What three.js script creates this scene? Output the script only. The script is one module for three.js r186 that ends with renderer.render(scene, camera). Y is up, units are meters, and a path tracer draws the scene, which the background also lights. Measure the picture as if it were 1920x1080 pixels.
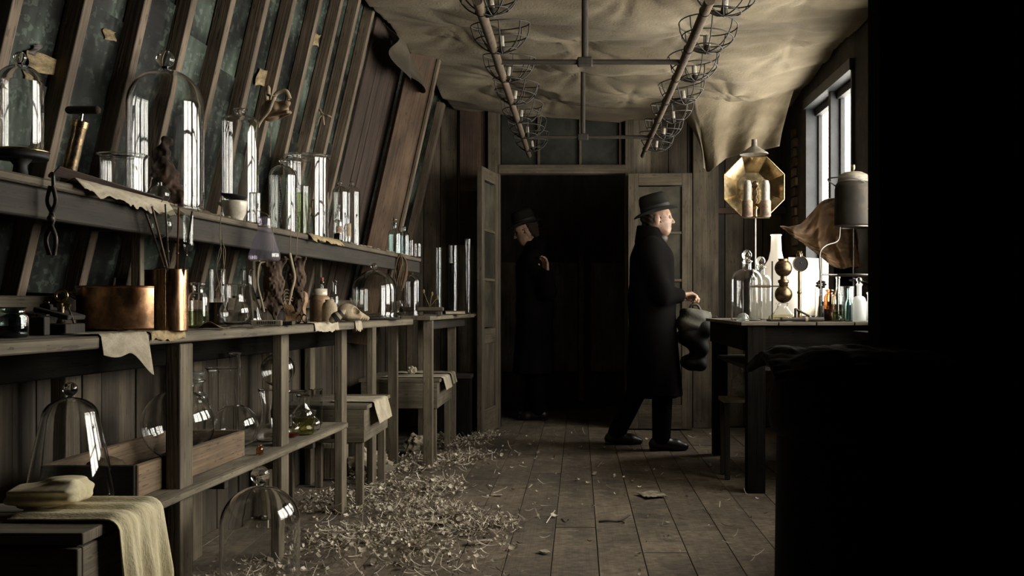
import * as THREE from 'three';
import { mergeGeometries } from 'three/addons/utils/BufferGeometryUtils.js';
import { RoundedBoxGeometry } from 'three/addons/geometries/RoundedBoxGeometry.js';
import { RectAreaLightUniformsLib } from 'three/addons/lights/RectAreaLightUniformsLib.js';

// ---------------------------------------------------------------- camera, sky, window light, exposure
const FOCAL = 1900, VPX = 1085, VPY = 570, EYE = 1.05;           // pixels of a 1920 x 1080 frame; the lens is shifted, the camera is level
const scene = new THREE.Scene();
const camera = new THREE.PerspectiveCamera(2 * Math.atan(540 / FOCAL) * 180 / Math.PI, 16 / 9, 0.05, 60);
camera.position.set(0, EYE, 0);
camera.lookAt(0, EYE, -1);
camera.setViewOffset(1920, 1080, -(VPX - 960), -(VPY - 540), 1920, 1080);
const renderer = new THREE.WebGLRenderer({ antialias: true });
renderer.toneMapping = THREE.LinearToneMapping;
renderer.toneMappingExposure = 1.0;
renderer.shadowMap.enabled = true;
RectAreaLightUniformsLib.init();
scene.background = new THREE.Color().setRGB(3, 2.86, 2.68);    // flat overcast sky
const SKYLIGHT = 17, SKYTINT = new THREE.Color().setRGB(1, 0.96, 0.9);
// the three windows of the right-hand wall: [far edge, near edge, sill, head] (metres from the camera, metres high)
const WINDOWS = [[7.75, 6.42, 1.02, 2.58], [5.9, 4.62, 1.0, 2.58], [4.3, 2.75, 0.8, 2.58]];
const WALLX = 1.75, GLASSX = 1.83;
for (const [far, near, sill, head] of WINDOWS) {                  // daylight entering each opening, just outside its panes
  const l = new THREE.RectAreaLight(SKYTINT, SKYLIGHT, far - near, head - sill);
  l.name = 'window_daylight';
  l.position.set(GLASSX + 0.034, (sill + head) / 2, -(far + near) / 2);
  l.rotation.y = Math.PI / 2;
  scene.add(l);
}

// ---------------------------------------------------------------- helpers
function seeded(a) { return () => { a |= 0; a = a + 0x6D2B79F5 | 0; let t = Math.imul(a ^ a >>> 15, 1 | a); t = t + Math.imul(t ^ t >>> 7, 61 | t) ^ t; return ((t ^ t >>> 14) >>> 0) / 4294967296; }; }
const rnd = seeded(7);
const R = (a, b) => a + (b - a) * rnd();
const V = (x, y, z) => new THREE.Vector3(x, y, z);
const lerp = THREE.MathUtils.lerp, clamp = THREE.MathUtils.clamp, sstep = THREE.MathUtils.smoothstep;
const at = (px, py, d) => V((px - VPX) * d / FOCAL, EYE - (py - VPY) * d / FOCAL, -d);   // a sight measured in the photograph, taken out to its distance
const used = new Set();
function numbered(n) { if (!used.has(n)) { used.add(n); return n; } for (let i = 1; ; i++) { const m = n + '_' + String(i).padStart(3, '0'); if (!used.has(m)) { used.add(m); return m; } } }
function lit(o) { o.traverse((m) => { if (m.isMesh) { m.castShadow = true; m.receiveShadow = true; } }); return o; }
function thing(name, label, category, pos, turn = 0, group) {
  const o = new THREE.Group(); o.name = numbered(name); scene.add(o);
  if (pos) o.position.copy(pos.isVector3 ? pos : V(...pos));
  o.rotation.y = turn; o.userData = { label, category };
  if (group) o.userData.group = group;
  return o;
}
function part(name, geo, mat, parent) { const m = new THREE.Mesh(geo, mat); m.name = name; m.castShadow = m.receiveShadow = true; parent.add(m); return m; }
function one(name, geo, mat, label, category, group) {
  const m = part(numbered(name), geo, mat, scene); m.userData = { label, category };
  if (group) m.userData.group = group;
  return m;
}
function setting(name, parent = scene) { const g = new THREE.Group(); g.name = name; if (parent === scene) { used.add(name); g.userData.kind = 'structure'; } parent.add(g); return g; }
// uv in metres, grain along the given axis
function grain(g, axis = 'x', off = [rnd() * 9, rnd() * 9]) {
  const p = g.attributes.position, n = g.attributes.normal, uv = new Float32Array(p.count * 2), L = { x: 0, y: 1, z: 2 }[axis];
  for (let i = 0; i < p.count; i++) {
    const N = [Math.abs(n.getX(i)), Math.abs(n.getY(i)), Math.abs(n.getZ(i))], P = [p.getX(i), p.getY(i), p.getZ(i)];
    const k = N[0] >= N[1] && N[0] >= N[2] ? 0 : N[1] >= N[2] ? 1 : 2;
    const a = k === L ? (k + 1) % 3 : L, b = 3 - k - a;
    uv[i * 2] = P[a] + off[0]; uv[i * 2 + 1] = P[b] + off[1] + k * 0.37;
  }
  g.setAttribute('uv', new THREE.BufferAttribute(uv, 2));
  return g;
}
const longest = (w, h, d) => (w >= h && w >= d ? 'x' : h >= d ? 'y' : 'z');
function board(w, h, d, b = 0.004) { const g = b ? new RoundedBoxGeometry(w, h, d, 1, Math.min(b, w / 3, h / 3, d / 3)) : new THREE.BoxGeometry(w, h, d); return grain(g, longest(w, h, d)); }
const move = (g, x, y, z) => g.translate(x, y, z);
// a straight timber between two points with a rectangular section; `side` is the direction of its width
function timber(a, b, w, t, side = V(0, 0, 1), bev = 0.004) {
  const L = a.distanceTo(b), g = board(L, t, w, bev), x = b.clone().sub(a).normalize(), z = side.clone().addScaledVector(x, -side.dot(x)).normalize(), y = z.clone().cross(x);
  g.applyMatrix4(new THREE.Matrix4().makeBasis(x, y, z).setPosition(a.clone().add(b).multiplyScalar(0.5)));
  return g;
}
const lathe = (pts, seg = 32) => new THREE.LatheGeometry(pts.map(([r, y]) => new THREE.Vector2(Math.max(r, 0), y)), seg);
const tube = (pts, r, seg = 24, rad = 6, closed = false) => new THREE.TubeGeometry(new THREE.CatmullRomCurve3(pts.map((p) => (p.isVector3 ? p : V(...p))), closed), seg, r, rad, closed);
function rod(a, b, r, r2 = r, seg = 10) {
  const g = new THREE.CylinderGeometry(r2, r, a.distanceTo(b), seg), y = b.clone().sub(a).normalize();
  return g.applyQuaternion(new THREE.Quaternion().setFromUnitVectors(V(0, 1, 0), y)).translate((a.x + b.x) / 2, (a.y + b.y) / 2, (a.z + b.z) / 2);
}
function ball(r, x = 0, y = 0, z = 0, sy = 1, seg = 18) { return new THREE.SphereGeometry(r, seg, Math.round(seg * 0.7)).scale(1, sy, 1).translate(x, y, z); }
function join(list) { return mergeGeometries(list.map((g) => { const h = g.index ? g.toNonIndexed() : g; for (const k of Object.keys(h.attributes)) if (!['position', 'normal', 'uv'].includes(k)) h.deleteAttribute(k); return h; })); }
function sheet(nu, nv, f) {                                       // f(u, v) -> [x, y, z]; uv by length
  const g = new THREE.PlaneGeometry(1, 1, nu, nv), p = g.attributes.position, uv = g.attributes.uv;
  for (let i = 0; i < p.count; i++) { const u = uv.getX(i), v = uv.getY(i), q = f(u, v); p.setXYZ(i, q.isVector3 ? q.x : q[0], q.isVector3 ? q.y : q[1], q.isVector3 ? q.z : q[2]); }
  g.computeVertexNormals();
  return g;
}
function thick(g, t) {                                            // gives a sheet a real thickness with a closed rim
  const n = g.attributes.normal, p = g.attributes.position, c = p.count, pos = new Float32Array(c * 6), uv = new Float32Array(c * 4), idx = Array.from(g.index.array), out = [...idx];
  for (let i = 0; i < c; i++) for (let k = 0; k < 3; k++) { pos[i * 3 + k] = p.array[i * 3 + k] + n.array[i * 3 + k] * t / 2; pos[(i + c) * 3 + k] = p.array[i * 3 + k] - n.array[i * 3 + k] * t / 2; }
  uv.set(g.attributes.uv.array); uv.set(g.attributes.uv.array, c * 2);
  const edges = new Map();
  for (let i = 0; i < idx.length; i += 3) { out.push(idx[i] + c, idx[i + 2] + c, idx[i + 1] + c); for (const [a, b] of [[0, 1], [1, 2], [2, 0]]) { const A = idx[i + a], B = idx[i + b]; edges.set(A + ',' + B, [A, B]); } }
  for (const [A, B] of edges.values()) if (!edges.has(B + ',' + A)) out.push(A, A + c, B, B, A + c, B + c);
  const o = new THREE.BufferGeometry();
  o.setAttribute('position', new THREE.BufferAttribute(pos, 3)); o.setAttribute('uv', new THREE.BufferAttribute(uv, 2)); o.setIndex(out); o.computeVertexNormals();
  return o;
}
// periodic value noise and its sum of octaves
function hash(x, y, s) { let h = Math.imul(x, 374761393) ^ Math.imul(y, 668265263) ^ Math.imul(s + 11, 2147483647 - 9176); h = Math.imul(h ^ h >>> 13, 1274126177); return ((h ^ h >>> 16) >>> 0) / 4294967296; }
function noise(x, y, px, py, s) {
  const i = Math.floor(x), j = Math.floor(y), u = x - i, v = y - j, a = u * u * (3 - 2 * u), b = v * v * (3 - 2 * v), w = (n, m) => ((n % m) + m) % m;
  const i0 = w(i, px), i1 = w(i + 1, px), j0 = w(j, py), j1 = w(j + 1, py);
  return lerp(lerp(hash(i0, j0, s), hash(i1, j0, s), a), lerp(hash(i0, j1, s), hash(i1, j1, s), a), b);
}
function fbm(u, v, fx, fy, oct = 4, s = 0) { let t = 0, a = 0.5, m = 0; for (let k = 0; k < oct; k++, fx *= 2, fy *= 2, a *= 0.55) { t += a * noise(u * fx, v * fy, fx, fy, s + k * 17); m += a; } return t / m; }
const n2 = (x, y, s = 3) => fbm(x / 64, y / 64, 64, 64, 3, s);     // noise over plain coordinates
function texture(w, h, f, srgb = true, rx = 1, ry = 1) {
  const a = new Uint8Array(w * h * 4);
  for (let j = 0; j < h; j++) for (let i = 0; i < w; i++) { const c = f((i + 0.5) / w, (j + 0.5) / h), k = (j * w + i) * 4; a[k] = clamp(c[0], 0, 1) * 255; a[k + 1] = clamp(c[1] ?? c[0], 0, 1) * 255; a[k + 2] = clamp(c[2] ?? c[0], 0, 1) * 255; a[k + 3] = 255; }
  const t = new THREE.DataTexture(a, w, h); t.wrapS = t.wrapT = THREE.RepeatWrapping; t.magFilter = THREE.LinearFilter; t.minFilter = THREE.LinearMipmapLinearFilter; t.generateMipmaps = true;
  if (srgb) t.colorSpace = THREE.SRGBColorSpace;
  t.repeat.set(rx, ry); t.needsUpdate = true;
  return t;
}
// surface nets over a distance field
function meshField(f, lo, hi, cell) {
  const n = [0, 1, 2].map((k) => Math.ceil((hi[k] - lo[k]) / cell) + 1), [nx, ny, nz] = n, val = new Float32Array(nx * ny * nz), id = (i, j, k) => (k * ny + j) * nx + i;
  for (let k = 0; k < nz; k++) for (let j = 0; j < ny; j++) for (let i = 0; i < nx; i++) val[id(i, j, k)] = f(lo[0] + i * cell, lo[1] + j * cell, lo[2] + k * cell);
  const vid = new Int32Array(nx * ny * nz).fill(-1), pos = [], idx = [];
  for (let k = 0; k < nz - 1; k++) for (let j = 0; j < ny - 1; j++) for (let i = 0; i < nx - 1; i++) {
    let m = 0, x = 0, y = 0, z = 0; const c = [];
    for (let q = 0; q < 8; q++) c.push(val[id(i + (q & 1), j + (q >> 1 & 1), k + (q >> 2))]);
    for (let q = 0; q < 8; q++) for (const e of [1, 2, 4]) if (!(q & e) && (c[q] < 0) !== (c[q | e] < 0)) { const t = c[q] / (c[q] - c[q | e]); x += (q & 1) + (e === 1 ? t : 0); y += (q >> 1 & 1) + (e === 2 ? t : 0); z += (q >> 2) + (e === 4 ? t : 0); m++; }
    if (m) { vid[id(i, j, k)] = pos.length / 3; pos.push(lo[0] + (i + x / m) * cell, lo[1] + (j + y / m) * cell, lo[2] + (k + z / m) * cell); }
  }
  const quad = (a, b, c, d, flip) => { if (a < 0 || b < 0 || c < 0 || d < 0) return; flip ? idx.push(a, c, b, a, d, c) : idx.push(a, b, c, a, c, d); };
  for (let k = 1; k < nz - 1; k++) for (let j = 1; j < ny - 1; j++) for (let i = 1; i < nx - 1; i++) {
    const v0 = val[id(i, j, k)] < 0;
    if (v0 !== val[id(i + 1, j, k)] < 0) quad(vid[id(i, j - 1, k - 1)], vid[id(i, j, k - 1)], vid[id(i, j, k)], vid[id(i, j - 1, k)], !v0);
    if (v0 !== val[id(i, j + 1, k)] < 0) quad(vid[id(i - 1, j, k - 1)], vid[id(i - 1, j, k)], vid[id(i, j, k)], vid[id(i, j, k - 1)], !v0);
    if (v0 !== val[id(i, j, k + 1)] < 0) quad(vid[id(i - 1, j - 1, k)], vid[id(i, j - 1, k)], vid[id(i, j, k)], vid[id(i - 1, j, k)], !v0);
  }
  const g = new THREE.BufferGeometry(), P = new Float32Array(pos), N = new Float32Array(pos.length), U = new Float32Array(pos.length / 3 * 2), e = cell * 0.5;
  for (let i = 0; i < P.length; i += 3) {
    const [x, y, z] = [P[i], P[i + 1], P[i + 2]], a = f(x + e, y, z) - f(x - e, y, z), b = f(x, y + e, z) - f(x, y - e, z), c = f(x, y, z + e) - f(x, y, z - e), l = Math.hypot(a, b, c) || 1;
    N[i] = a / l; N[i + 1] = b / l; N[i + 2] = c / l; U[i / 3 * 2] = x + z; U[i / 3 * 2 + 1] = y;
  }
  g.setAttribute('position', new THREE.BufferAttribute(P, 3)); g.setAttribute('normal', new THREE.BufferAttribute(N, 3)); g.setAttribute('uv', new THREE.BufferAttribute(U, 2)); g.setIndex(idx);
  return g;
}
const smin = (a, b, k) => { const h = Math.max(k - Math.abs(a - b), 0) / k; return Math.min(a, b) - h * h * k / 4; };
const smax = (a, b, k) => -smin(-a, -b, k);
function cone(a, b, ra, rb) {                                     // a tapered capsule
  const dx = b[0] - a[0], dy = b[1] - a[1], dz = b[2] - a[2], l = dx * dx + dy * dy + dz * dz || 1e-9;
  return (x, y, z) => { const t = clamp(((x - a[0]) * dx + (y - a[1]) * dy + (z - a[2]) * dz) / l, 0, 1); return Math.hypot(x - a[0] - t * dx, y - a[1] - t * dy, z - a[2] - t * dz) - lerp(ra, rb, t); };
}
const blob = (c, r) => (x, y, z) => { const q = Math.hypot((x - c[0]) / r[0], (y - c[1]) / r[1], (z - c[2]) / r[2]); return (q - 1) * Math.min(...r); };
function n3(x, y, z, s = 1) { const k = Math.floor(z), f = z - k, w = f * f * (3 - 2 * f); return lerp(noise(x + k * 7.3, y + k * 3.1, 997, 991, s), noise(x + (k + 1) * 7.3, y + (k + 1) * 3.1, 997, 991, s), w) - 0.5; }
const melt = (list, k) => (x, y, z) => { let d = 9; for (const f of list) d = smin(d, f(x, y, z), k); return d; };

// ---------------------------------------------------------------- materials
const TX = {};
{
  const woodV = (u, v) => {
    const w = v + 0.018 * (fbm(u, v, 3, 6, 3, 5) - 0.5), fine = fbm(u, w, 4, 120, 3, 21), band = fbm(u, w, 2, 26, 3, 33), blot = fbm(u, v, 5, 5, 4, 41), nick = fbm(u, v, 24, 90, 2, 51);
    return { g: 0.5 * fine + 0.5 * band, blot, nick };
  };
  TX.wood = texture(768, 768, (u, v) => { const q = woodV(u, v); let k = 0.48 + 0.52 * q.g + 0.5 * (q.blot - 0.5); if (q.nick > 0.78) k *= 0.75; const w = 0.5 + (q.blot - 0.5) * 0.5; return [k * 1.0, k * lerp(0.95, 0.985, w), k * lerp(0.84, 0.95, w)]; }, true, 1 / 1.1, 1 / 0.55);
  TX.woodBump = texture(512, 512, (u, v) => { const q = woodV(u, v); return [0.6 * q.g + 0.3 * q.blot - (q.nick > 0.78 ? 0.1 : 0)]; }, false, 1 / 1.1, 1 / 0.55);
  TX.floor = texture(768, 768, (u, v) => { const q = woodV(u, v), a = fbm(u, v, 3, 3, 5, 141), b = fbm(u, v, 70, 50, 3, 145), c = fbm(u, v, 9, 7, 4, 147); let k = 0.56 + 0.16 * (q.g - 0.5) + 0.55 * (a - 0.5) + 0.3 * (b - 0.5); if (c > 0.62) k *= 0.86; return [k, k * 0.965, k * 0.9]; }, true, 1 / 1.3, 1 / 1.3);
  TX.pale = texture(256, 256, (u, v) => { const a = fbm(u, v, 4, 4, 5, 151), b = fbm(u, v, 40, 40, 2, 153), k = 0.87 + 0.3 * (a - 0.5) + 0.1 * (b - 0.5); return [k, k * lerp(0.95, 0.985, a), k * lerp(0.85, 0.95, a)]; }, true, 2, 2);
  TX.stain = texture(512, 512, (u, v) => { const a = fbm(u, v, 4, 4, 5, 61), b = fbm(u, v, 40, 40, 3, 71), c = fbm(u, v, 9, 9, 3, 75); const k = 0.5 + 0.55 * (a - 0.5) * 1.6 + 0.3 * (b - 0.5) - (c > 0.66 ? 0.1 : 0); return [k * 1.05 + 0.2, k + 0.2, k * 0.92 + 0.18]; }, true, 0.6, 0.6);
  TX.cloth = texture(512, 512, (u, v) => { const wv = 0.5 + 0.25 * Math.sin(u * 512 * 1.2) * Math.sin(v * 512 * 1.2), a = fbm(u, v, 5, 5, 5, 81), b = fbm(u, v, 2, 11, 3, 83); const k = 0.66 + 0.5 * (a - 0.5) + 0.06 * wv + 0.12 * (b - 0.5); return [k, k * lerp(0.9, 0.96, a), k * lerp(0.74, 0.88, a)]; }, true, 0.5, 0.5);
  TX.pane = texture(512, 512, (u, v) => { const run = fbm(u, v, 3, 24, 4, 91), a = fbm(u, v, 4, 5, 5, 95), sp = fbm(u, v, 44, 60, 3, 97); let k = 0.4 + 1.3 * (a - 0.47) + 0.9 * (run - 0.47); if (sp > 0.64) k += 0.25; return [k * 0.97, k * 1.0, k * 0.95]; }, true, 1.2, 0.7);
  TX.paneRough = texture(256, 256, (u, v) => { const a = fbm(u, v, 5, 4, 4, 101), r = fbm(u, v, 30, 4, 3, 105); const k = 0.3 + 0.55 * a + 0.2 * (r - 0.5); return [k, k, k]; }, false, 1.2, 0.7);
  TX.grit = texture(256, 256, (u, v) => { const k = fbm(u, v, 24, 24, 4, 111); return [k]; }, false, 4, 4);
  TX.patina = texture(256, 256, (u, v) => { const a = fbm(u, v, 5, 5, 4, 121), b = fbm(u, v, 30, 30, 3, 123); const k = 0.72 + 0.5 * (a - 0.5) + 0.25 * (b - 0.5); return [k, k * 0.98, k * 0.95]; }, true, 3, 3);
  TX.patinaRough = texture(256, 256, (u, v) => { const a = fbm(u, v, 7, 7, 4, 131), k = 0.35 + 0.6 * a; return [k, k, k]; }, false, 3, 3);
}
const M = {};
const C = (r, g, b) => new THREE.Color().setRGB(r, g, b);
function wood(r, g, b, rough = 0.85) { return new THREE.MeshStandardMaterial({ color: C(r * 0.62, g * 0.6, b * 0.59), map: TX.wood, roughness: rough, bumpMap: TX.woodBump, bumpScale: 0.004 }); }
function matt(r, g, b, rough = 0.9, map = TX.stain) { return new THREE.MeshStandardMaterial({ color: C(r, g, b), roughness: rough, map, bumpMap: TX.grit, bumpScale: 0.0015 }); }
function metal(r, g, b, rough = 0.6) { return new THREE.MeshStandardMaterial({ color: C(r, g, b), metalness: 1, roughness: rough, map: TX.patina, roughnessMap: TX.patinaRough }); }
function glass(r = 0.955, g = 0.965, b = 0.95, rough = 0.02, ior = 1.6, dust = 0.985) { return new THREE.MeshPhysicalMaterial({ color: C(r, g, b), transmission: dust, thickness: 0, roughness: rough, ior, side: THREE.DoubleSide }); }
const dirtyBoard = (r, g, b) => new THREE.MeshStandardMaterial({ color: C(r, g, b), map: TX.floor, roughness: 0.9, bumpMap: TX.woodBump, bumpScale: 0.0025 });
M.floor = [dirtyBoard(0.31, 0.258, 0.2), dirtyBoard(0.285, 0.237, 0.184), dirtyBoard(0.33, 0.274, 0.212)];
M.wallWood = [wood(0.14, 0.118, 0.09), wood(0.11, 0.092, 0.068), wood(0.175, 0.148, 0.113)];
M.darkWood = wood(0.06, 0.05, 0.04);
M.blackWood = new THREE.MeshPhysicalMaterial({ color: C(0.016, 0.015, 0.014), map: TX.wood, roughness: 1, specularIntensity: 0.15, bumpMap: TX.woodBump, bumpScale: 0.004 });  // near-black; on aprons, table legs and partition it stands in for shade
M.redWood = wood(0.15, 0.09, 0.06);
M.plankBrown = wood(0.27, 0.18, 0.12);
M.redDark = wood(0.1, 0.065, 0.048);
M.palePaint = wood(0.46, 0.42, 0.35);
M.frameWood = wood(0.24, 0.21, 0.16);
M.rafter = wood(0.36, 0.295, 0.24);
M.bench = wood(0.4, 0.37, 0.3);
M.leg = wood(0.36, 0.32, 0.25);
M.shelf = wood(0.25, 0.22, 0.175);
M.tray = wood(0.4, 0.3, 0.21);
M.crate = wood(0.34, 0.31, 0.25);
M.pane = new THREE.MeshPhysicalMaterial({ color: C(0.1, 0.118, 0.104), map: TX.pane, roughness: 1, roughnessMap: TX.paneRough, specularIntensity: 0.3 });
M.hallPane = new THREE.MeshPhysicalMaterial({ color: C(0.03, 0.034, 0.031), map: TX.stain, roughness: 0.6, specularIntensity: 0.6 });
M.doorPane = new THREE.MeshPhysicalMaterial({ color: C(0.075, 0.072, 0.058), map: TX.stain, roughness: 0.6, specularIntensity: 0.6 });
M.canvas = new THREE.MeshStandardMaterial({ color: C(0.34, 0.322, 0.278), map: TX.cloth, roughness: 1, bumpMap: TX.grit, bumpScale: 0.002, side: THREE.DoubleSide });
M.plaster = matt(0.09, 0.082, 0.07);
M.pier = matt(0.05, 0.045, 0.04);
M.brick = [matt(0.24, 0.2, 0.16), matt(0.2, 0.15, 0.11), matt(0.3, 0.26, 0.21)];
M.sash = new THREE.MeshStandardMaterial({ color: C(0.026, 0.03, 0.035), map: TX.patina, roughness: 0.6 });
M.sashDark = new THREE.MeshStandardMaterial({ color: C(0.015, 0.016, 0.018), roughness: 0.6, map: TX.patina });
M.windowGlass = glass(0.96, 0.96, 0.94, 0.01, 1.45, 1);
M.glass = glass();
M.glassGreen = glass(0.78, 0.9, 0.84);
M.glassAqua = glass(0.42, 0.8, 0.78);
M.glassTeal = glass(0.6, 0.82, 0.8);
M.glassGrey = glass(0.66, 0.68, 0.65);
M.glassDust = glass(0.74, 0.75, 0.72, 0.06, 1.55, 0.88);
M.glassMauve = glass(0.74, 0.71, 0.78, 0.05, 1.6, 0.9);
M.glassAmber = glass(0.62, 0.22, 0.07);
M.milk = new THREE.MeshPhysicalMaterial({ color: C(0.86, 0.83, 0.78), transmission: 0.45, thickness: 0, roughness: 0.9 });
M.frost = new THREE.MeshPhysicalMaterial({ color: C(0.85, 0.86, 0.84), transmission: 0.6, thickness: 0, roughness: 0.55 });
M.yellowLiquid = glass(0.8, 0.78, 0.4, 0.03, 1.33);
M.straw = glass(0.9, 0.86, 0.66, 0.03, 1.33);
M.greenLiquid = glass(0.62, 0.68, 0.5, 0.03, 1.33);
M.redLiquid = glass(0.7, 0.2, 0.1, 0.03, 1.33);
M.darkLiquid = new THREE.MeshStandardMaterial({ color: C(0.008, 0.007, 0.008), roughness: 0.2 });
M.brownLiquid = new THREE.MeshStandardMaterial({ color: C(0.03, 0.012, 0.008), roughness: 0.2 });
M.copper = metal(0.92, 0.56, 0.33, 0.4);
M.copperDark = metal(0.42, 0.19, 0.1, 0.6);
M.brass = metal(0.72, 0.55, 0.28, 0.4);
M.bronze = metal(0.36, 0.27, 0.17, 0.55);
M.mirrorBrass = metal(0.74, 0.6, 0.36, 0.26);
M.iron = metal(0.13, 0.12, 0.11, 0.8);
M.rustPipe = matt(0.07, 0.056, 0.042, 0.75, TX.patina);
M.capTin = matt(0.3, 0.27, 0.22, 0.6, TX.patina);
M.shellGlass = new THREE.MeshPhysicalMaterial({ color: C(0.98, 0.985, 0.98), transmission: 1, thickness: 0.003, roughness: 0.015, ior: 1.5 });
M.solidGlass = new THREE.MeshPhysicalMaterial({ color: C(0.97, 0.98, 0.97), transmission: 1, thickness: 0.03, roughness: 0.02, ior: 1.5 });
M.bar = wood(0.27, 0.2, 0.13);
M.wire = new THREE.MeshStandardMaterial({ color: C(0.035, 0.03, 0.025), roughness: 0.6, metalness: 0.3 });
M.steel = metal(0.5, 0.5, 0.48, 0.4);
M.candle = matt(0.72, 0.68, 0.6, 0.6, TX.patina);
M.porcelain = new THREE.MeshPhysicalMaterial({ color: C(0.8, 0.77, 0.72), roughness: 0.35, clearcoat: 0.5, map: TX.pale });
M.bone = matt(0.48, 0.41, 0.31, 0.7, TX.pale);
M.boneDark = matt(0.3, 0.22, 0.15, 0.75);
M.black = new THREE.MeshStandardMaterial({ color: C(0.012, 0.011, 0.011), roughness: 0.7 });
M.coat = new THREE.MeshPhysicalMaterial({ color: C(0.008, 0.008, 0.01), roughness: 1, specularIntensity: 0.12, map: TX.cloth });
M.felt = new THREE.MeshPhysicalMaterial({ color: C(0.03, 0.034, 0.034), roughness: 0.9, specularIntensity: 0.3, map: TX.cloth });
M.shoe = new THREE.MeshStandardMaterial({ color: C(0.01, 0.009, 0.01), roughness: 0.4 });
M.bagBlack = new THREE.MeshPhysicalMaterial({ color: C(0.012, 0.011, 0.01), roughness: 0.7, specularIntensity: 0.3 });
M.tableTop = wood(0.3, 0.27, 0.22);
M.skin = new THREE.MeshPhysicalMaterial({ color: C(0.58, 0.36, 0.26), roughness: 0.55, map: TX.patina });
M.hair = new THREE.MeshPhysicalMaterial({ color: C(0.03, 0.02, 0.015), roughness: 0.85, specularIntensity: 0.3 });
M.shirt = matt(0.55, 0.53, 0.5, 0.9, TX.cloth);
M.eye = new THREE.MeshStandardMaterial({ color: C(0.05, 0.035, 0.03), roughness: 0.2 });
M.bagGrey = matt(0.1, 0.1, 0.09, 0.75, TX.stain);
M.leather = new THREE.MeshStandardMaterial({ color: C(0.36, 0.235, 0.155), roughness: 0.6, map: TX.stain, bumpMap: TX.grit, bumpScale: 0.002, side: THREE.DoubleSide });
M.leatherDark = new THREE.MeshStandardMaterial({ color: C(0.055, 0.042, 0.032), roughness: 0.6, map: TX.stain });
M.cream = matt(0.8, 0.75, 0.57, 0.95, TX.pale); M.cream.side = THREE.DoubleSide;
M.linen = matt(0.42, 0.39, 0.335, 0.95, TX.pale); M.linen.side = THREE.DoubleSide;
M.paper = matt(0.52, 0.48, 0.41, 0.95, TX.pale); M.paper.side = THREE.DoubleSide;
M.paperGrey = matt(0.44, 0.41, 0.36, 0.95, TX.stain); M.paperGrey.side = THREE.DoubleSide;
M.paperTan = matt(0.42, 0.34, 0.22, 0.95, TX.stain); M.paperTan.side = THREE.DoubleSide;
M.tanPot = new THREE.MeshPhysicalMaterial({ color: C(0.42, 0.29, 0.19), roughness: 0.4, map: TX.stain });
M.string = matt(0.42, 0.36, 0.28, 1);
M.fur = matt(0.09, 0.062, 0.05, 1);
M.root = matt(0.2, 0.14, 0.1, 1);
M.stalk = matt(0.32, 0.29, 0.15, 1);
M.cork = matt(0.4, 0.26, 0.16, 1);
M.redWax = matt(0.42, 0.12, 0.07, 0.6);
M.label = matt(0.5, 0.44, 0.33, 0.95, TX.pale);
M.labelPink = matt(0.52, 0.4, 0.36, 0.95);
M.specimen = matt(0.1, 0.055, 0.042, 0.8);
M.handleWood = wood(0.26, 0.15, 0.09, 0.5);
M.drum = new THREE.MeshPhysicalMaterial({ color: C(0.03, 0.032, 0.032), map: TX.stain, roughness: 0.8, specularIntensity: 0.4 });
M.kettle = new THREE.MeshPhysicalMaterial({ color: C(0.04, 0.033, 0.027), map: TX.stain, roughness: 0.75, specularIntensity: 0.5 });
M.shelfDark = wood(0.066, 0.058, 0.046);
M.canvasDark = matt(0.13, 0.12, 0.1, 1, TX.cloth); M.canvasDark.side = THREE.DoubleSide;
M.wireSteel = metal(0.22, 0.21, 0.2, 0.6);

// ---------------------------------------------------------------- the room
const BACK = 8.6, CEIL = 2.78, FRONT = -1.6;                      // back wall and wall behind the camera, in metres ahead of the camera
const slopeX = (d, y) => -1.9 + 0.05 * d + 0.23 * Math.max(0, y - 1.05);   // inner face of the sloping glazed wall
// floor: planks along the room, over a solid bed
{
  const floor = setting('floor');
  part('floor_bed', grain(move(new THREE.BoxGeometry(4.6, 0.1, 13.4), 0, -0.085, -5.1), 'z'), M.wallWood[1], floor);
  const w = 0.19; let row = 0;
  for (let x = -2.2; x < 2.05; x += w, row++) {
    let z = 1.55 - (row % 3) * 0.7 - 0.2 * rnd();
    let first = true;
    while (z > -11.4) {
      const start = first ? 1.55 : z, len = first ? 1.55 - z + 1.9 : R(2.2, 3.4), end = Math.max(start - len, -11.5); first = false;
      const g = board(w - 0.003, 0.035, start - end - 0.003, 0.002);
      move(g, x + w / 2, -0.0175 + R(-0.002, 0.0015), (start + end) / 2);
      part('plank', g, M.floor[Math.floor(rnd() * 3)], floor);
      z = end;
    }
  }
}
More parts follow.
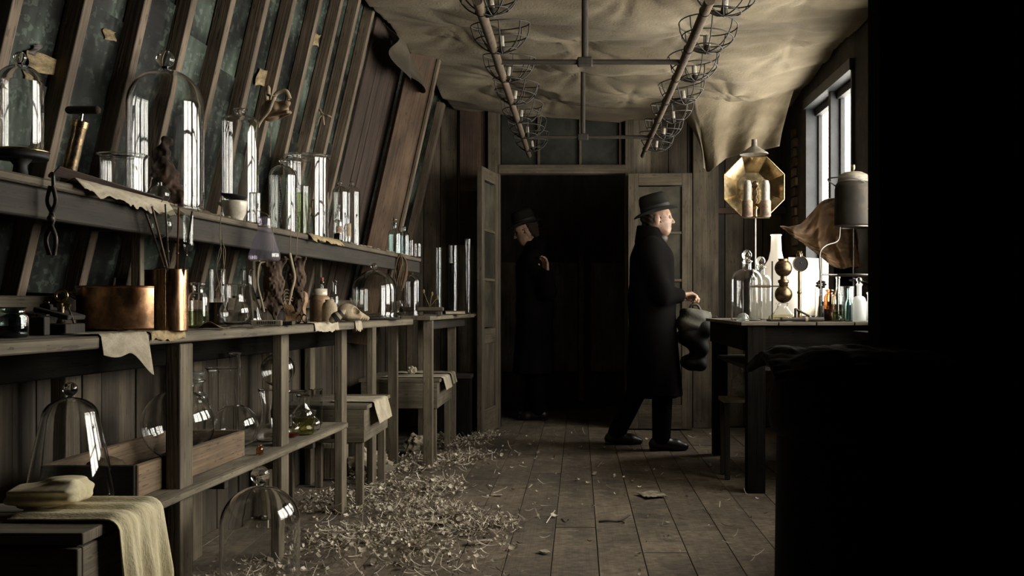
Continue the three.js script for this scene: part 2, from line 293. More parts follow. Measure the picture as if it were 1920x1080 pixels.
// left: boarded knee wall, rafters, glazing
{
  const wl = setting('wall_left'), d0 = -1.6, d1 = BACK;
  const bed = timber(V(slopeX(d0, 0) - 0.09, 0.5, -d0), V(slopeX(d1, 0) - 0.09, 0.5, -d1), 1.14, 0.1, V(0, 1, 0), 0);
  part('wall_core', bed, M.blackWood, wl);
  let k = 0;
  for (let d = 1.2; d < BACK - 0.05; d += 0.13, k++) {             // vertical boards
    const a = V(slopeX(d, 0) - 0.022 + R(-0.005, 0.005), 0.005, -d - 0.065);
    part('board', timber(a, a.clone().setY(1.03), 0.124, 0.022, V(0.05, 0, -1), 0.003), M.wallWood[(k * 7 + (k % 4)) % 3], wl);
  }
  part('sill_rail', timber(V(slopeX(0.2, 0) + 0.01, 1.05, -0.2), V(slopeX(BACK, 0) + 0.01, 1.05, -BACK), 0.11, 0.05, V(1, 0, 0)), M.frameWood, wl);
  const yTop = 2.86, lean = V(0.23, 1, 0).normalize(), out = V(-1, 0.23, 0).normalize();
  const backing = timber(V(slopeX(d0, 1.93) - 0.15, 1.93, -d0), V(slopeX(d1, 1.93) - 0.15, 1.93, -d1), 2.05, 0.05, lean, 0);
  part('backing', backing, M.blackWood, wl);
  const rafters = [1.2, 1.52, 1.85, 2.17, 2.5, 2.83, 3.16, 3.5, 3.82, 4.14, 4.47, 4.77, 5.1, 5.4, 5.68, 5.97];
  const line = (d, y, back) => V(slopeX(d, y), y, -d).addScaledVector(out, back);
  rafters.forEach((d) => part('rafter', timber(line(d, 1.06, 0.03), line(d, yTop, 0.03), 0.046, 0.06, V(0.05, 0, -1)), M.rafter, wl));
  rafters.push(6.28);
  for (let i = 0; i < rafters.length - 1; i++) {                   // two panes between each pair of rafters, lapped
    const d = (rafters[i] + rafters[i + 1]) / 2, w = rafters[i + 1] - rafters[i] - 0.05, lap = 1.9 + R(-0.25, 0.3);
    for (const [y0, y1, b] of [[1.075, lap + 0.02, 0.056], [lap, yTop, 0.062]]) part('pane', timber(line(d, y0, b), line(d, y1, b), w, 0.004, V(0.05, 0, -1), 0), M.pane, wl);
  }
  for (let d = 6.2; d < 6.9; d += 0.115) part('board', timber(line(d + 0.055, 1.06, 0.06 + R(-0.01, 0.01)), line(d + 0.055, yTop, 0.06), 0.11, 0.03, V(0.05, 0, -1)), M.redDark, wl);
  // far glazed strip between the great plank and the end wall
  for (const [d, w] of [[7.45, 0.05], [7.9, 0.024], [8.35, 0.09]]) part('rafter', timber(line(d, 1.06, 0.03), line(d, 2.7, 0.03), w, 0.06, V(0.05, 0, -1)), M.rafter, wl);
  for (const [a, b] of [[6.9, 7.45], [7.45, 7.9], [7.9, 8.35], [8.35, BACK]]) part('pane', timber(line((a + b) / 2, 1.07, 0.056), line((a + b) / 2, yTop, 0.056), b - a - 0.02, 0.004, V(0.05, 0, -1), 0), M.pane, wl);
  const tr = setting('trim_1');                                    // the great brown plank standing across the slope
  const a = at(712, 470, 6.95), b = at(800, 80, 6.95);
  part('plank', timber(a.clone().addScaledVector(b.clone().sub(a), -0.45), b.clone().addScaledVector(b.clone().sub(a), 0.02), 0.22, 0.045, V(1, 0, -0.75)), M.plankBrown, tr);
  part('edge_strip', timber(a.clone().addScaledVector(b.clone().sub(a), -0.45).add(V(0.1, 0, -0.06)), b.clone().add(V(0.1, 0, -0.06)), 0.02, 0.06, V(1, 0, 0)), M.rafter, tr);
}
// end wall with the double door opening and the transom light over it
const doorL = (938 - VPX) * BACK / FOCAL, doorR = (1172 - VPX) * BACK / FOCAL, doorTop = EYE + (570 - 328) * BACK / FOCAL;
{
  const wb = setting('wall_back'), zc = -BACK - 0.06;
  const slab = (x0, x1, y0, y1) => part('wall_core', grain(move(new THREE.BoxGeometry(x1 - x0, y1 - y0, 0.08), (x0 + x1) / 2, (y0 + y1) / 2, zc - 0.02), 'y'), M.blackWood, wb);
  slab(-2.2, doorL, -0.02, 2.95); slab(doorR, 2.05, -0.02, 2.95); slab(doorL, doorR, 2.7, 2.95);
  const boards = (x0, x1, w, y0, y1, mats) => { let i = 0; for (let x = x0; x < x1 - 0.02; x += w, i++) { const ww = Math.min(w, x1 - x) - 0.005; part('board', move(board(ww, y1 - y0, 0.022, 0.003), x + ww / 2, (y0 + y1) / 2, -BACK + R(-0.014, -0.006)), mats[i % mats.length], wb); } };
  boards(-1.75, doorL - 0.12, 0.145, 0.01, 2.86, [M.rafter, M.frameWood, M.palePaint]);
  boards(doorR + 0.21, 1.76, 0.16, 0.01, 2.86, [M.wallWood[2], M.wallWood[0], M.wallWood[1], M.darkWood]);
  const q = (px, w, y0, y1, m, t = 0.05) => part('post', move(board(w * BACK / FOCAL, y1 - y0, t, 0.006), (px - VPX) * BACK / FOCAL, (y0 + y1) / 2, -BACK + t / 2), m, wb);
  q(883, 40, 1.55, 2.74, M.redWood); q(1202, 35, doorTop, 2.72, M.palePaint, 0.03); q(1322, 48, 0.0, 2.6, M.frameWood); 
  part('rail', move(board(0.75, 0.05, 0.03, 0.004), 1.5, 1.84, -BACK + 0.015), M.redWood, wb);
  const tr = setting('trim_2');                                    // door case
  const zf = -BACK + 0.02;
  part('post', move(board(0.1, 2.72, 0.1), doorL - 0.05, 1.36, zf), M.frameWood, tr);
  part('post', move(board(0.075, 2.72, 0.1), doorR + 0.035, 1.36, zf), M.frameWood, tr);
  part('lintel', move(board(doorR - doorL + 0.02, 0.075, 0.11), (doorL + doorR) / 2, doorTop + 0.04, zf), M.frameWood, tr);
  part('lintel', move(board(doorR - doorL + 0.02, 0.06, 0.1), (doorL + doorR) / 2, 2.69, zf), M.frameWood, tr);
  const win = setting('window_4'), y0 = doorTop + 0.08, y1 = 2.66, xs = [doorL, doorL + (1010 - 938) * BACK / FOCAL, doorL + (1088 - 938) * BACK / FOCAL, doorL + (1163 - 938) * BACK / FOCAL, doorR];
  for (const x of xs.slice(1, 4)) part('glazing_bar', move(board(0.022, y1 - y0, 0.04), x, (y0 + y1) / 2, -BACK), M.frameWood, win);
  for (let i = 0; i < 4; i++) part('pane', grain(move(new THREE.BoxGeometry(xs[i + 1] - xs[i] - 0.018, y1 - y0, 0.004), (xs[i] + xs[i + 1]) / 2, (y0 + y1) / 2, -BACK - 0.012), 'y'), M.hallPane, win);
}
// the two leaves of the door: glazed above, boarded below
function doorLeaf(name, x, z, turn, w) {
  const g = setting(name), H = doorTop - 0.02; g.position.set(x, 0.012, z); g.rotation.y = turn;
  const st = 0.085, t = 0.04, low = 0.78;
  const P = (n, ww, hh, xx, yy, m = M.frameWood, tt = t) => part(n, move(board(ww, hh, tt, 0.003), xx, yy, 0), m, g);
  P('stile', st, H, st / 2, H / 2); P('stile', st, H, w - st / 2, H / 2);
  P('rail', w - 2 * st, 0.1, w / 2, H - 0.05); P('rail', w - 2 * st, 0.12, w / 2, low); P('rail', w - 2 * st, 0.2, w / 2, 0.1);
  const n = 3, y0 = low + 0.06, y1 = H - 0.1;
  for (let i = 1; i < n; i++) P('glazing_bar', w - 2 * st, 0.022, w / 2, lerp(y0, y1, i / n), M.frameWood, 0.03);
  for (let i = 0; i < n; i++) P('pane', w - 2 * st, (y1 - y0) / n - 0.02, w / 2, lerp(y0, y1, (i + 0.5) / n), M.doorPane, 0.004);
  P('panel', w - 2 * st, low - 0.26, w / 2, 0.2 + (low - 0.26) / 2, M.wallWood[2], 0.02);
  const k = part('knob', ball(0.026, st * 0.5 + (name === 'door_1' ? w - st : 0) * 1, 0.95, 0.05), M.bronze, g); part('rose', move(new THREE.CylinderGeometry(0.02, 0.026, 0.035, 14).rotateX(Math.PI / 2), 0, 0.95, 0.03).translate(st * 0.5 + (name === 'door_1' ? w - st : 0), 0, 0), M.bronze, k);
}
doorLeaf('door_1', doorL - 0.03, -BACK + 0.11, -Math.PI / 2 - 0.16, 0.53);
doorLeaf('door_2', doorR + 0.02, -BACK + 0.145, -0.06, 0.53);
// dark passage beyond the door
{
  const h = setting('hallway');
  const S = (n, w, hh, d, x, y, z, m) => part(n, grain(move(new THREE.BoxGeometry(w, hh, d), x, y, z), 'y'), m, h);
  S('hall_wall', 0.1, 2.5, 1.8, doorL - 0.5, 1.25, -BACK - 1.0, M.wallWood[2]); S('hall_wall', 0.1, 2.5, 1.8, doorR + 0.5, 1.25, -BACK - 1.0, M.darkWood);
  S('hall_ceiling', 2.3, 0.1, 1.9, (doorL + doorR) / 2, 2.68, -BACK - 1.05, M.blackWood); S('hall_wall', 2.3, 2.7, 0.1, (doorL + doorR) / 2, 1.33, -BACK - 1.95, M.wallWood[0]);
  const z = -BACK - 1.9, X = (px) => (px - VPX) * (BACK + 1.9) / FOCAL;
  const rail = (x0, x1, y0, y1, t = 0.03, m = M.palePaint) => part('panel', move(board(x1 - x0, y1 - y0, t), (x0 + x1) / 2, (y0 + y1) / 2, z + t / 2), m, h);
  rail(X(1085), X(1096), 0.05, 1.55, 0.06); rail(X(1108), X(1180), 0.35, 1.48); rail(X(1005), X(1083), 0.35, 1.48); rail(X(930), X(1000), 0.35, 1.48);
}
// right-hand wall with its three windows
{
  const wr = setting('wall_right'), T = 0.1, S = (d1, d0, y0, y1, m = M.plaster, n = 'wall_panel') => part(n, grain(move(new THREE.BoxGeometry(T, y1 - y0, d1 - d0), WALLX + T / 2, (y0 + y1) / 2, -(d0 + d1) / 2), 'z'), m, wr);
  const edges = [BACK + 0.1, ...WINDOWS.flatMap(([f, n]) => [f, n]), FRONT - 0.1];
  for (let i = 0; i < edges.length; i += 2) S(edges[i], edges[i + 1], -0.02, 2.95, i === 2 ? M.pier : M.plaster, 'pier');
  WINDOWS.forEach(([f, n, s, h]) => { S(f, n, -0.02, s); S(f, n, h, 2.95); });
  // bare bricks where the plaster has gone, beside the end corner
  let k = 0;
  for (let y = 1.16; y < 2.5; y += 0.079, k++) {
    const w = 0.1 + (k % 2) * 0.05;
    part('brick', move(board(0.03, 0.068, w, 0.006), WALLX - 0.012 + R(-0.004, 0.004), y, -8.12 - w / 2 + (k % 2) * 0.04), M.brick[k % 3], wr);
  }
  WINDOWS.forEach(([f, n, s, h], i) => {
    const g = setting('window_' + (i + 1)), W = f - n, zc = -(f + n) / 2, B = (nm, x0, x1, y0, y1, z0, z1, m) => part(nm, move(board(x1 - x0, y1 - y0, z1 - z0, 0.003), (x0 + x1) / 2, (y0 + y1) / 2, (z0 + z1) / 2), m, g);
    B('jamb', WALLX - 0.02, GLASSX + 0.02, s, h, -f, -f + 0.03, M.sash); B('jamb', WALLX - 0.02, GLASSX + 0.02, s, h, -n - 0.03, -n, M.sash);
    B('head', WALLX - 0.035, GLASSX + 0.03, h - 0.045, h + 0.03, -f, -n, M.sash); B('sill', WALLX - 0.07, GLASSX + 0.03, s - 0.03, s + 0.015, -f, -n, M.sash);
    const mid = -(f * 0.5 + n * 0.5) - 0.02;
    B('mullion', WALLX + 0.008, GLASSX + 0.03, s, h, mid - 0.03, mid + 0.03, M.sash);
    for (const [z0, z1] of [[-f + 0.03, mid - 0.03], [mid + 0.03, -n - 0.03]]) {
      B('stile', GLASSX - 0.008, GLASSX + 0.02, s, h, z0, z0 + 0.025, M.sashDark); B('stile', GLASSX - 0.008, GLASSX + 0.02, s, h, z1 - 0.025, z1, M.sashDark);
      B('rail', GLASSX - 0.03, GLASSX + 0.02, h - 0.1, h - 0.045, z0, z1, M.sashDark); B('rail', GLASSX - 0.03, GLASSX + 0.02, s, s + 0.05, z0, z1, M.sashDark);
      const bars = i === 0 ? [] : [0.25, 0.5, 0.75];
      for (const t of bars) { const y = lerp(s, h, t); B('glazing_bar', GLASSX - 0.015, GLASSX + 0.015, y - 0.011, y + 0.011, z0, z1, M.sashDark); }
      if (i) B('glazing_bar', GLASSX - 0.015, GLASSX + 0.015, s, h, (z0 + z1) / 2 - 0.011, (z0 + z1) / 2 + 0.011, M.sashDark);
      part('pane', move(new THREE.BoxGeometry(0.004, h - s - 0.1, z1 - z0 - 0.04), GLASSX + 0.004, (h + s) / 2 - 0.02, (z0 + z1) / 2), M.windowGlass, g);
    }
  });
}
// wall behind the camera, roof slab, and the canvas lining that sags under it
{
  const wf = setting('wall_front'); part('wall_core', grain(move(new THREE.BoxGeometry(4.6, 3.1, 0.12), 0, 1.45, -FRONT + 0.06), 'y'), M.darkWood, wf);
  const ce = setting('ceiling'); part('ceiling_slab', grain(move(new THREE.BoxGeometry(4.6, 0.12, 10.6), 0, 2.98, -3.6), 'z'), M.darkWood, ce);
  let i = 0; for (let z = 1.2; z > -8.5; z -= 0.62, i++) part('joist', move(board(3.7, 0.09, 0.06), 0.2, 2.875, z), M.wallWood[i % 3], ce);
  // canvas: sags between the joists, pulled up in sharp pleats where it is nailed
  const nails = [[-0.35, 7.1], [0.02, 6.55], [0.03, 7.35], [0.75, 6.95], [0.72, 6.2], [1.15, 7.6], [-0.75, 6.4], [-0.6, 7.7], [1.4, 6.7], [0.4, 7.9], [0.95, 8.2], [-0.2, 8.2], [1.3, 5.6], [0.3, 5.5], [-0.5, 5.4]];
  const g = sheet(150, 170, (u, v) => {
    const d = lerp(3.2, 8.57, v), x0 = slopeX(d, 2.75) + 0.03, x = lerp(x0, 1.73, u);
    let y = 2.765 - 0.09 * sstep(d, 7.2, 8.6) - 0.05 * Math.sin(u * Math.PI) * (0.6 + 0.4 * Math.sin(d * 2.1));
    y -= 0.075 * Math.pow(Math.abs(Math.sin((d - 5.45) * Math.PI / 0.95)), 0.6) * (0.55 + 0.45 * Math.sin(x * 2.3 + 1.1));
    for (const [nx, nd] of nails) { const q = Math.hypot(x - nx, (d - nd) * 0.9), a = Math.atan2(d - nd, x - nx); y += 0.06 * Math.exp(-q * 6) + 0.02 * Math.exp(-q * 4.5) * (1 - 2 * Math.abs(Math.sin(a * 4.5 + nx * 7 + 0.8 * Math.sin(a * 3)))) * Math.min(1, q * 7); }
    y -= 0.16 * Math.exp(-(((x - 1.25) / 0.4) ** 2) - (((d - 7.55) / 0.55) ** 2));             // the belly by the window
    y += 0.03 * (n2(x * 1.6, d * 2.4, 9) - 0.5) + 0.022 * Math.pow(1 - 2 * Math.abs(n2(x * 0.9 + d * 0.5, d * 2.4 - x * 0.5, 12) - 0.5), 6) - 0.025 * Math.pow(1 - 2 * Math.abs(n2(x * 0.8 - d * 0.7 + 9, d * 1.3 + x * 0.4, 15) - 0.5), 9) ;
    return [x, y, -d];
  });
  grainUV(g);
  const cl = part('ceiling_canvas', thick(g, 0.003), M.canvas, ce); cl.userData.label = 'stained sagging canvas lining';
}
function grainUV(g) { const p = g.attributes.position, uv = g.attributes.uv; for (let i = 0; i < p.count; i++) uv.setXY(i, p.getX(i), p.getZ(i) + p.getY(i)); }
// torn flap of canvas hanging in the corner
{
  const top = [[1262, 196], [1300, 180], [1370, 168], [1440, 172], [1478, 176]], bot = [[1318, 316], [1331, 322], [1362, 296], [1412, 283], [1458, 277]], D = 7.95;
  const pick = (l, u) => { const t = u * (l.length - 1), i = Math.min(Math.floor(t), l.length - 2); return [lerp(l[i][0], l[i + 1][0], t - i), lerp(l[i][1], l[i + 1][1], t - i)]; };
  const g = sheet(60, 40, (u, v) => {
    const a = pick(top, u), b = pick(bot, u), t = 1 - v, bow = u < 0.25 ? -16 * Math.sin(t * Math.PI) * (1 - u * 4) : 0;
    const p = at(lerp(a[0], b[0], t) - bow, lerp(a[1], b[1], t), D);
    p.z += 0.05 * Math.sin(u * 19 + t * 1.5) * (0.25 + t * 0.75) + 0.22 * (1 - t) * (1 - t) * (u > 0.2 ? 1 : u * 5) + 0.03 * n2(u * 9, t * 4) - (u < 0.28 ? 0.12 * (0.28 - u) : 0);
    return p;
  });
  one('canvas_flap', thick(g, 0.003), M.canvas, 'torn canvas flap hanging from the ceiling corner above the octagonal lamp', 'canvas');
  const tear = sheet(30, 26, (u, v) => {                           // pinned along the join of slope and ceiling, the free corner hanging
    const t = 1 - v, d = lerp(6.0, 7.0, u), top = V(slopeX(d, 2.72) + 0.06, 2.72 - 0.03 * Math.sin(u * 9), -d), len = (0.1 + 0.12 * Math.sin(u * 2.6)) * (1 - 0.25 * Math.sin(u * 11));
    return top.add(V(-0.2 * t * len + 0.05 * Math.sin(u * 14 + t * 2) * t + 0.07 * t, -t * len, 0.05 * Math.sin(u * 8) * t));
  });
  one('canvas_tatter', thick(tear, 0.003), M.canvasDark, 'grey tatter of canvas hanging where the sloped wall meets the ceiling', 'canvas');
}
// board partition close on the right, its unlit black put into the colour
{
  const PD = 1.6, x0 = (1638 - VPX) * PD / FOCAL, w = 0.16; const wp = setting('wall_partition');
  part('post', move(board(0.06, 2.9, 0.07), x0 + 0.03, 1.42, -PD), M.blackWood, wp);
  for (let x = x0 + 0.06; x < 1.745; x += w) part('board', move(board(Math.min(w, 1.745 - x) - 0.004, 2.9, 0.03), x + Math.min(w, 1.745 - x) / 2, 1.42, -PD + R(-0.006, 0.006)), M.blackWood, wp);
}

// ---------------------------------------------------------------- benches and shelves
const T1 = 0.965, T2 = 0.976, SH = 1.36, LOW = 0.47, RT = 0.95;
const edgeTable = (d) => -1.54 + 0.1 * d, edgeShelf = (d) => -1.45 + 0.055 * d, edgeLow = (d) => -1.38 + 0.05 * d;
const spot = (a, b) => (px, off) => { const k = (VPX - px) / FOCAL, d = (a + off) / (k + b); return { d, x: -k * d, s: d / FOCAL }; };
const onTable = spot(1.54, 0.1), onShelf = spot(1.45, 0.055), onLow = spot(1.38, 0.05);
// a plank along the room: its front edge follows the given line, it is w wide towards the wall
function runPlank(edge, d0, d1, off, w, y, t, mat, parent, name = 'plank') { return part(name, timber(V(edge(d0) - off - w / 2, y, -d0), V(edge(d1) - off - w / 2, y, -d1), w, t, V(1, 0, 0), 0.005), mat, parent); }
{
  const t = thing('work_bench', 'long weathered grey workbench along the sloping glazed wall', 'bench');
  for (let i = 0; i < 3; i++) runPlank(edgeTable, i === 2 ? 5.0 : 1.6, i === 0 ? 5.86 : 5.84, i * 0.205, 0.2, T1 - 0.017, 0.034, M.bench, t);
  runPlank(edgeTable, 1.7, 5.7, 0.3, 0.025, T1 - 0.085, 0.1, M.blackWood, t, 'apron');  // near-black, so the shade under the bench top is in its colour
  runPlank(edgeLow, 2.55, 4.98, 0.0, 0.2, LOW - 0.014, 0.028, M.bench, t, 'lower_shelf_plank'); runPlank(edgeLow, 2.57, 4.96, 0.205, 0.2, LOW - 0.014, 0.028, M.bench, t, 'lower_shelf_plank');
  for (const d of [2.75, 3.6, 4.6]) part('bearer', timber(V(edgeLow(d) - 0.05, LOW - 0.05, -d), V(edgeLow(d) - 0.4, LOW - 0.05, -d), 0.04, 0.05), M.darkWood, t);
  for (const [px, d, w] of [[324, 3.17, 0.048], [519, 4.12, 0.04], [634, 5.05, 0.04], [693, 5.88, 0.036]]) {
    const x = (px - VPX) * d / FOCAL, dp = 0.105;
    part('leg', move(board(w, T1 - 0.04, dp, 0.005), x, (T1 - 0.04) / 2, -d - dp / 2), M.leg, t);
    part('leg', move(board(w, T1 - 0.04, dp, 0.005), x - 0.36, (T1 - 0.04) / 2, -d - dp / 2), M.leg, t);
    part('brace', move(board(0.36, 0.07, 0.03, 0.004), x - 0.18, LOW - 0.06, -d - 0.03), M.leg, t);
  }
}
{
  const t = thing('upper_shelf', 'long dusty plank shelf of glassware above the left workbench', 'shelf');
  runPlank(edgeShelf, 1.3, 6.9, 0, 0.36, SH - 0.012, 0.024, M.shelf, t);
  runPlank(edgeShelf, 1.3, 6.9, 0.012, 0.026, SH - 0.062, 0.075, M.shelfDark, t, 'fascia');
  for (const [px, off] of [[258, 0.33], [470, 0.3], [597, 0.3], [738, 0.3]]) { const q = onShelf(px, off); part('prop', move(board(0.035, SH - T1 - 0.026, 0.035), q.x, (SH + T1 - 0.024) / 2, -q.d), M.leg, t); }
  for (const d of [2.2, 3.4, 4.6, 5.8]) part('bearer', timber(V(edgeShelf(d) - 0.03, SH - 0.045, -d), V(slopeX(d, SH) + 0.02, SH - 0.045, -d), 0.03, 0.04), M.darkWood, t);
}
const edgeFar = (d) => -0.92 + 0.09 * (d - 6.3);
{
  const t = thing('far_bench', 'narrow wooden bench at the end of the row, next to the left door leaf', 'bench');
  runPlank(edgeFar, 6.3, 7.72, 0, 0.19, T2 - 0.014, 0.028, M.bench, t); runPlank(edgeFar, 6.3, 7.7, 0.195, 0.19, T2 - 0.014, 0.028, M.bench, t);
  for (const [px, d] of [[803, 6.42], [737, 6.54], [847, 7.5], [792, 7.5]]) part('leg', move(board(0.06, T2 - 0.028, 0.05), (px - VPX) * d / FOCAL, (T2 - 0.028) / 2, -d), M.leg, t);
  part('apron', timber(V(edgeFar(6.4) - 0.06, T2 - 0.06, -6.4), V(edgeFar(7.6) - 0.06, T2 - 0.06, -7.6), 0.02, 0.06, V(1, 0, 0)), M.darkWood, t);
}
function lowBox(name, label, x0, x1, d0, d1, top, mat) {
  const t = thing(name, label, 'box', [(x0 + x1) / 2, 0, -(d0 + d1) / 2]), w = x1 - x0, L = d1 - d0;
  const n = 4; for (let i = 0; i < n; i++) part('lid_plank', move(board(w + 0.03, 0.022, L / n - 0.004), 0, top - 0.011, L / 2 - (i + 0.5) * L / n), mat, t);
  for (const s of [-1, 1]) { part('side', move(board(w, 0.17, 0.02), 0, top - 0.022 - 0.085, s * (L / 2 - 0.01)), mat, t); part('side', move(board(0.02, 0.17, L - 0.045), s * (w / 2 - 0.01), top - 0.022 - 0.085, 0), mat, t); for (const q of [-1, 1]) part('leg', move(board(0.04, top - 0.19, 0.04), s * (w / 2 - 0.03), (top - 0.19) / 2, q * (L / 2 - 0.03)), M.leg, t); }
  return t;
}
lowBox('low_chest', 'low plank chest on legs beneath the end of the long workbench', -1.52, -1.1, 5.2, 5.84, 0.53, M.crate);
lowBox('low_table', 'low table strewn with papers beneath the far narrow bench', -1.42, -0.92, 6.6, 7.35, 0.56, M.crate);
// wooden tray on the under shelf
{
  const t = thing('wooden_tray', 'shallow open wooden tray holding a glass globe on the low shelf', 'tray');
  const f = (d, off) => edgeLow(d) - 0.092 - off, d0 = 3.02, d1 = 3.86, wd = 0.285, h = 0.1;
  part('tray_floor', timber(V(f(d0, wd / 2), LOW + 0.008, -d0), V(f(d1, wd / 2), LOW + 0.008, -d1), wd, 0.012, V(1, 0, 0)), M.blackWood, t);  // near-black lining; the near end is darker than the far one
  for (const o of [0, wd]) part('tray_side', timber(V(f(d0, o), LOW + h / 2, -d0), V(f(d1, o), LOW + h / 2, -d1), 0.016, h, V(1, 0, 0)), M.tray, t);
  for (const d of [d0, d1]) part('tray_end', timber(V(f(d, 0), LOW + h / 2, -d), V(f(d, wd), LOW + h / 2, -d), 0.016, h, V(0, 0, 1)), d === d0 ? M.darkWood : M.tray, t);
}
// crate and cloths in the near corner
{
  const t = thing('plank_crate', 'rough split plank crate under the cream cloth in the near corner', 'crate', [-1.31, 0, -2.33]);
  const w = 0.48, L = 0.33, top = 0.56;
  for (let i = 0; i < 3; i++) part('lid_plank', move(board(w + 0.02, 0.026, L / 3 - 0.004), 0, top - 0.013, -L / 3 + i * L / 3), M.crate, t);
  for (let i = 0; i < 3; i++) { part('slat', move(board(w, 0.17, 0.02), 0, 0.087 + i * 0.177, L / 2 - 0.01), M.crate, t); part('slat', move(board(0.02, 0.17, L - 0.045), w / 2 - 0.01, 0.087 + i * 0.177, 0), M.crate, t); part('slat', move(board(w, 0.17, 0.02), 0, 0.087 + i * 0.177, -L / 2 + 0.01), M.crate, t); part('slat', move(board(0.02, 0.17, L - 0.045), -w / 2 + 0.01, 0.087 + i * 0.177, 0), M.crate, t); }
  // folded cloth: a soft flattened roll with layered folds at its end
  const roll = meshField((x, y, z) => {
    const k = clamp((x + 0.11) / 0.22, 0, 1), ry = 0.024 + 0.008 * Math.sin(k * 3), q = Math.hypot((y - 0.03 - 0.006 * Math.sin(x * 22)) / ry, (z + 0.01 * Math.sin(x * 14)) / 0.07) - 1;
    return smax(q * 0.022 + 0.0015 * Math.sin(z * 90 + x * 30) + 0.002 * Math.sin(y * 260), Math.abs(x) - 0.1, 0.02);
  }, [-0.14, -0.01, -0.1], [0.14, 0.08, 0.1], 0.004);
  const r = one('folded_cloth', roll, M.cream, 'cream cloth folded in a roll on the near crate', 'cloth'); r.position.set(-1.235, 0.578, -2.37); r.rotation.y = -0.12; r.scale.set(0.8, 1, 0.8);
  const dr = sheet(70, 60, (u, v) => {                            // draped over the crate edge
    const t = 1 - v, z = -2.5 + u * 0.23 + 0.01 * Math.sin(t * 6), len = t * (0.72 + 0.06 * Math.sin(u * 5)), flat = 0.222, fold = 0.5 * Math.sin(u * 17 + 1) + 0.5 * Math.sin(u * 31 + t * 2);
    let x, y; const R0 = 0.03;
    if (len < flat) { x = -1.28 + len; y = 0.566 + 0.006 * (fold + 1); } else { const q = len - flat, a = Math.min(q / R0, Math.PI / 2); x = -1.28 + flat + R0 * Math.sin(a) + 0.014 * (fold + 1) * Math.min(1, q * 5); y = 0.566 + 0.006 * (fold + 1) - R0 * (1 - Math.cos(a)) - Math.max(0, q - R0 * Math.PI / 2); }
    return [x, Math.max(y, 0.012), z];
  });
  one('draped_cloth', thick(dr, 0.003), M.cream, 'cream cloth hanging in folds over the near crate edge', 'cloth');
}
// right-hand table
{
  const t = thing('right_table', 'dark wooden table of chemical bottles under the far window', 'table');
  for (let i = 0; i < 4; i++) part('plank', move(board(0.205, 0.02, 1.56), 1.0 + i * 0.21, RT - 0.01, -6.38), M.tableTop, t);
  part('apron', move(board(0.78, 0.14, 0.025), 1.31, RT - 0.09, -5.66), M.blackWood, t); part('apron', move(board(0.025, 0.14, 1.4), 0.93, RT - 0.09, -6.38), M.blackWood, t);  // apron and legs near-black: the shade below the table is painted in
  for (const [x, d] of [[0.985, 5.66], [1.67, 5.66], [0.985, 7.08], [1.67, 7.08]]) part('leg', move(board(0.1, RT - 0.02, 0.09), x, (RT - 0.02) / 2, -d), M.blackWood, t);
  part('lower_shelf', move(board(0.74, 0.025, 1.4), 1.33, 0.685, -6.4), M.darkWood, t);
}
// drum beside the camera
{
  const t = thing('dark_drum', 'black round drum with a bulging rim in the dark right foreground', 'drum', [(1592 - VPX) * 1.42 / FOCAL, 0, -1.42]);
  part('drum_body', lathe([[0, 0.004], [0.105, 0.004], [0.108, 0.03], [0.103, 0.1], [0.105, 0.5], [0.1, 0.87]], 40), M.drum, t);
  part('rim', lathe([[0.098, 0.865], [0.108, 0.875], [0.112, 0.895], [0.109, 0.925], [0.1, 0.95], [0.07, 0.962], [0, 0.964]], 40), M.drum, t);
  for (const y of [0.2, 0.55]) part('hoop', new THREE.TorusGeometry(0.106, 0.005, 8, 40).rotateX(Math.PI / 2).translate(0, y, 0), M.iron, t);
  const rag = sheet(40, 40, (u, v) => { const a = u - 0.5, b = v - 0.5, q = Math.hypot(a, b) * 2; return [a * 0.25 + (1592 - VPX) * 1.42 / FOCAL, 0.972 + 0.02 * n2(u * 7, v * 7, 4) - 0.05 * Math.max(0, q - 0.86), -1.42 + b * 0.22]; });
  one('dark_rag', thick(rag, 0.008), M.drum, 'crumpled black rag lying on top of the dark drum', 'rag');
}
// cupboard added under the nearer window to shade the right-hand floor
{
  const t = thing('added_cupboard', 'added black cupboard that shades the floor, just showing at the partition edge', 'cupboard', [1.475, 0.001, -3.6]), w = 0.5, L = 1.75, h = 0.93;
  part('carcass', move(board(w - 0.02, h - 0.04, L), 0.01, (h - 0.04) / 2, 0), M.blackWood, t); part('top', move(board(w + 0.02, 0.036, L + 0.03), 0, h - 0.018, 0), M.blackWood, t);
  for (let i = 0; i < 3; i++) { const d = part('door', move(board(0.018, h - 0.16, L / 3 - 0.02), -w / 2 + 0.008, (h - 0.04) / 2, -L / 3 + i * L / 3), M.blackWood, t); part('knob', ball(0.014, -w / 2 - 0.012, 0.5, -L / 3 + i * L / 3 + 0.18), M.iron, d); }
}

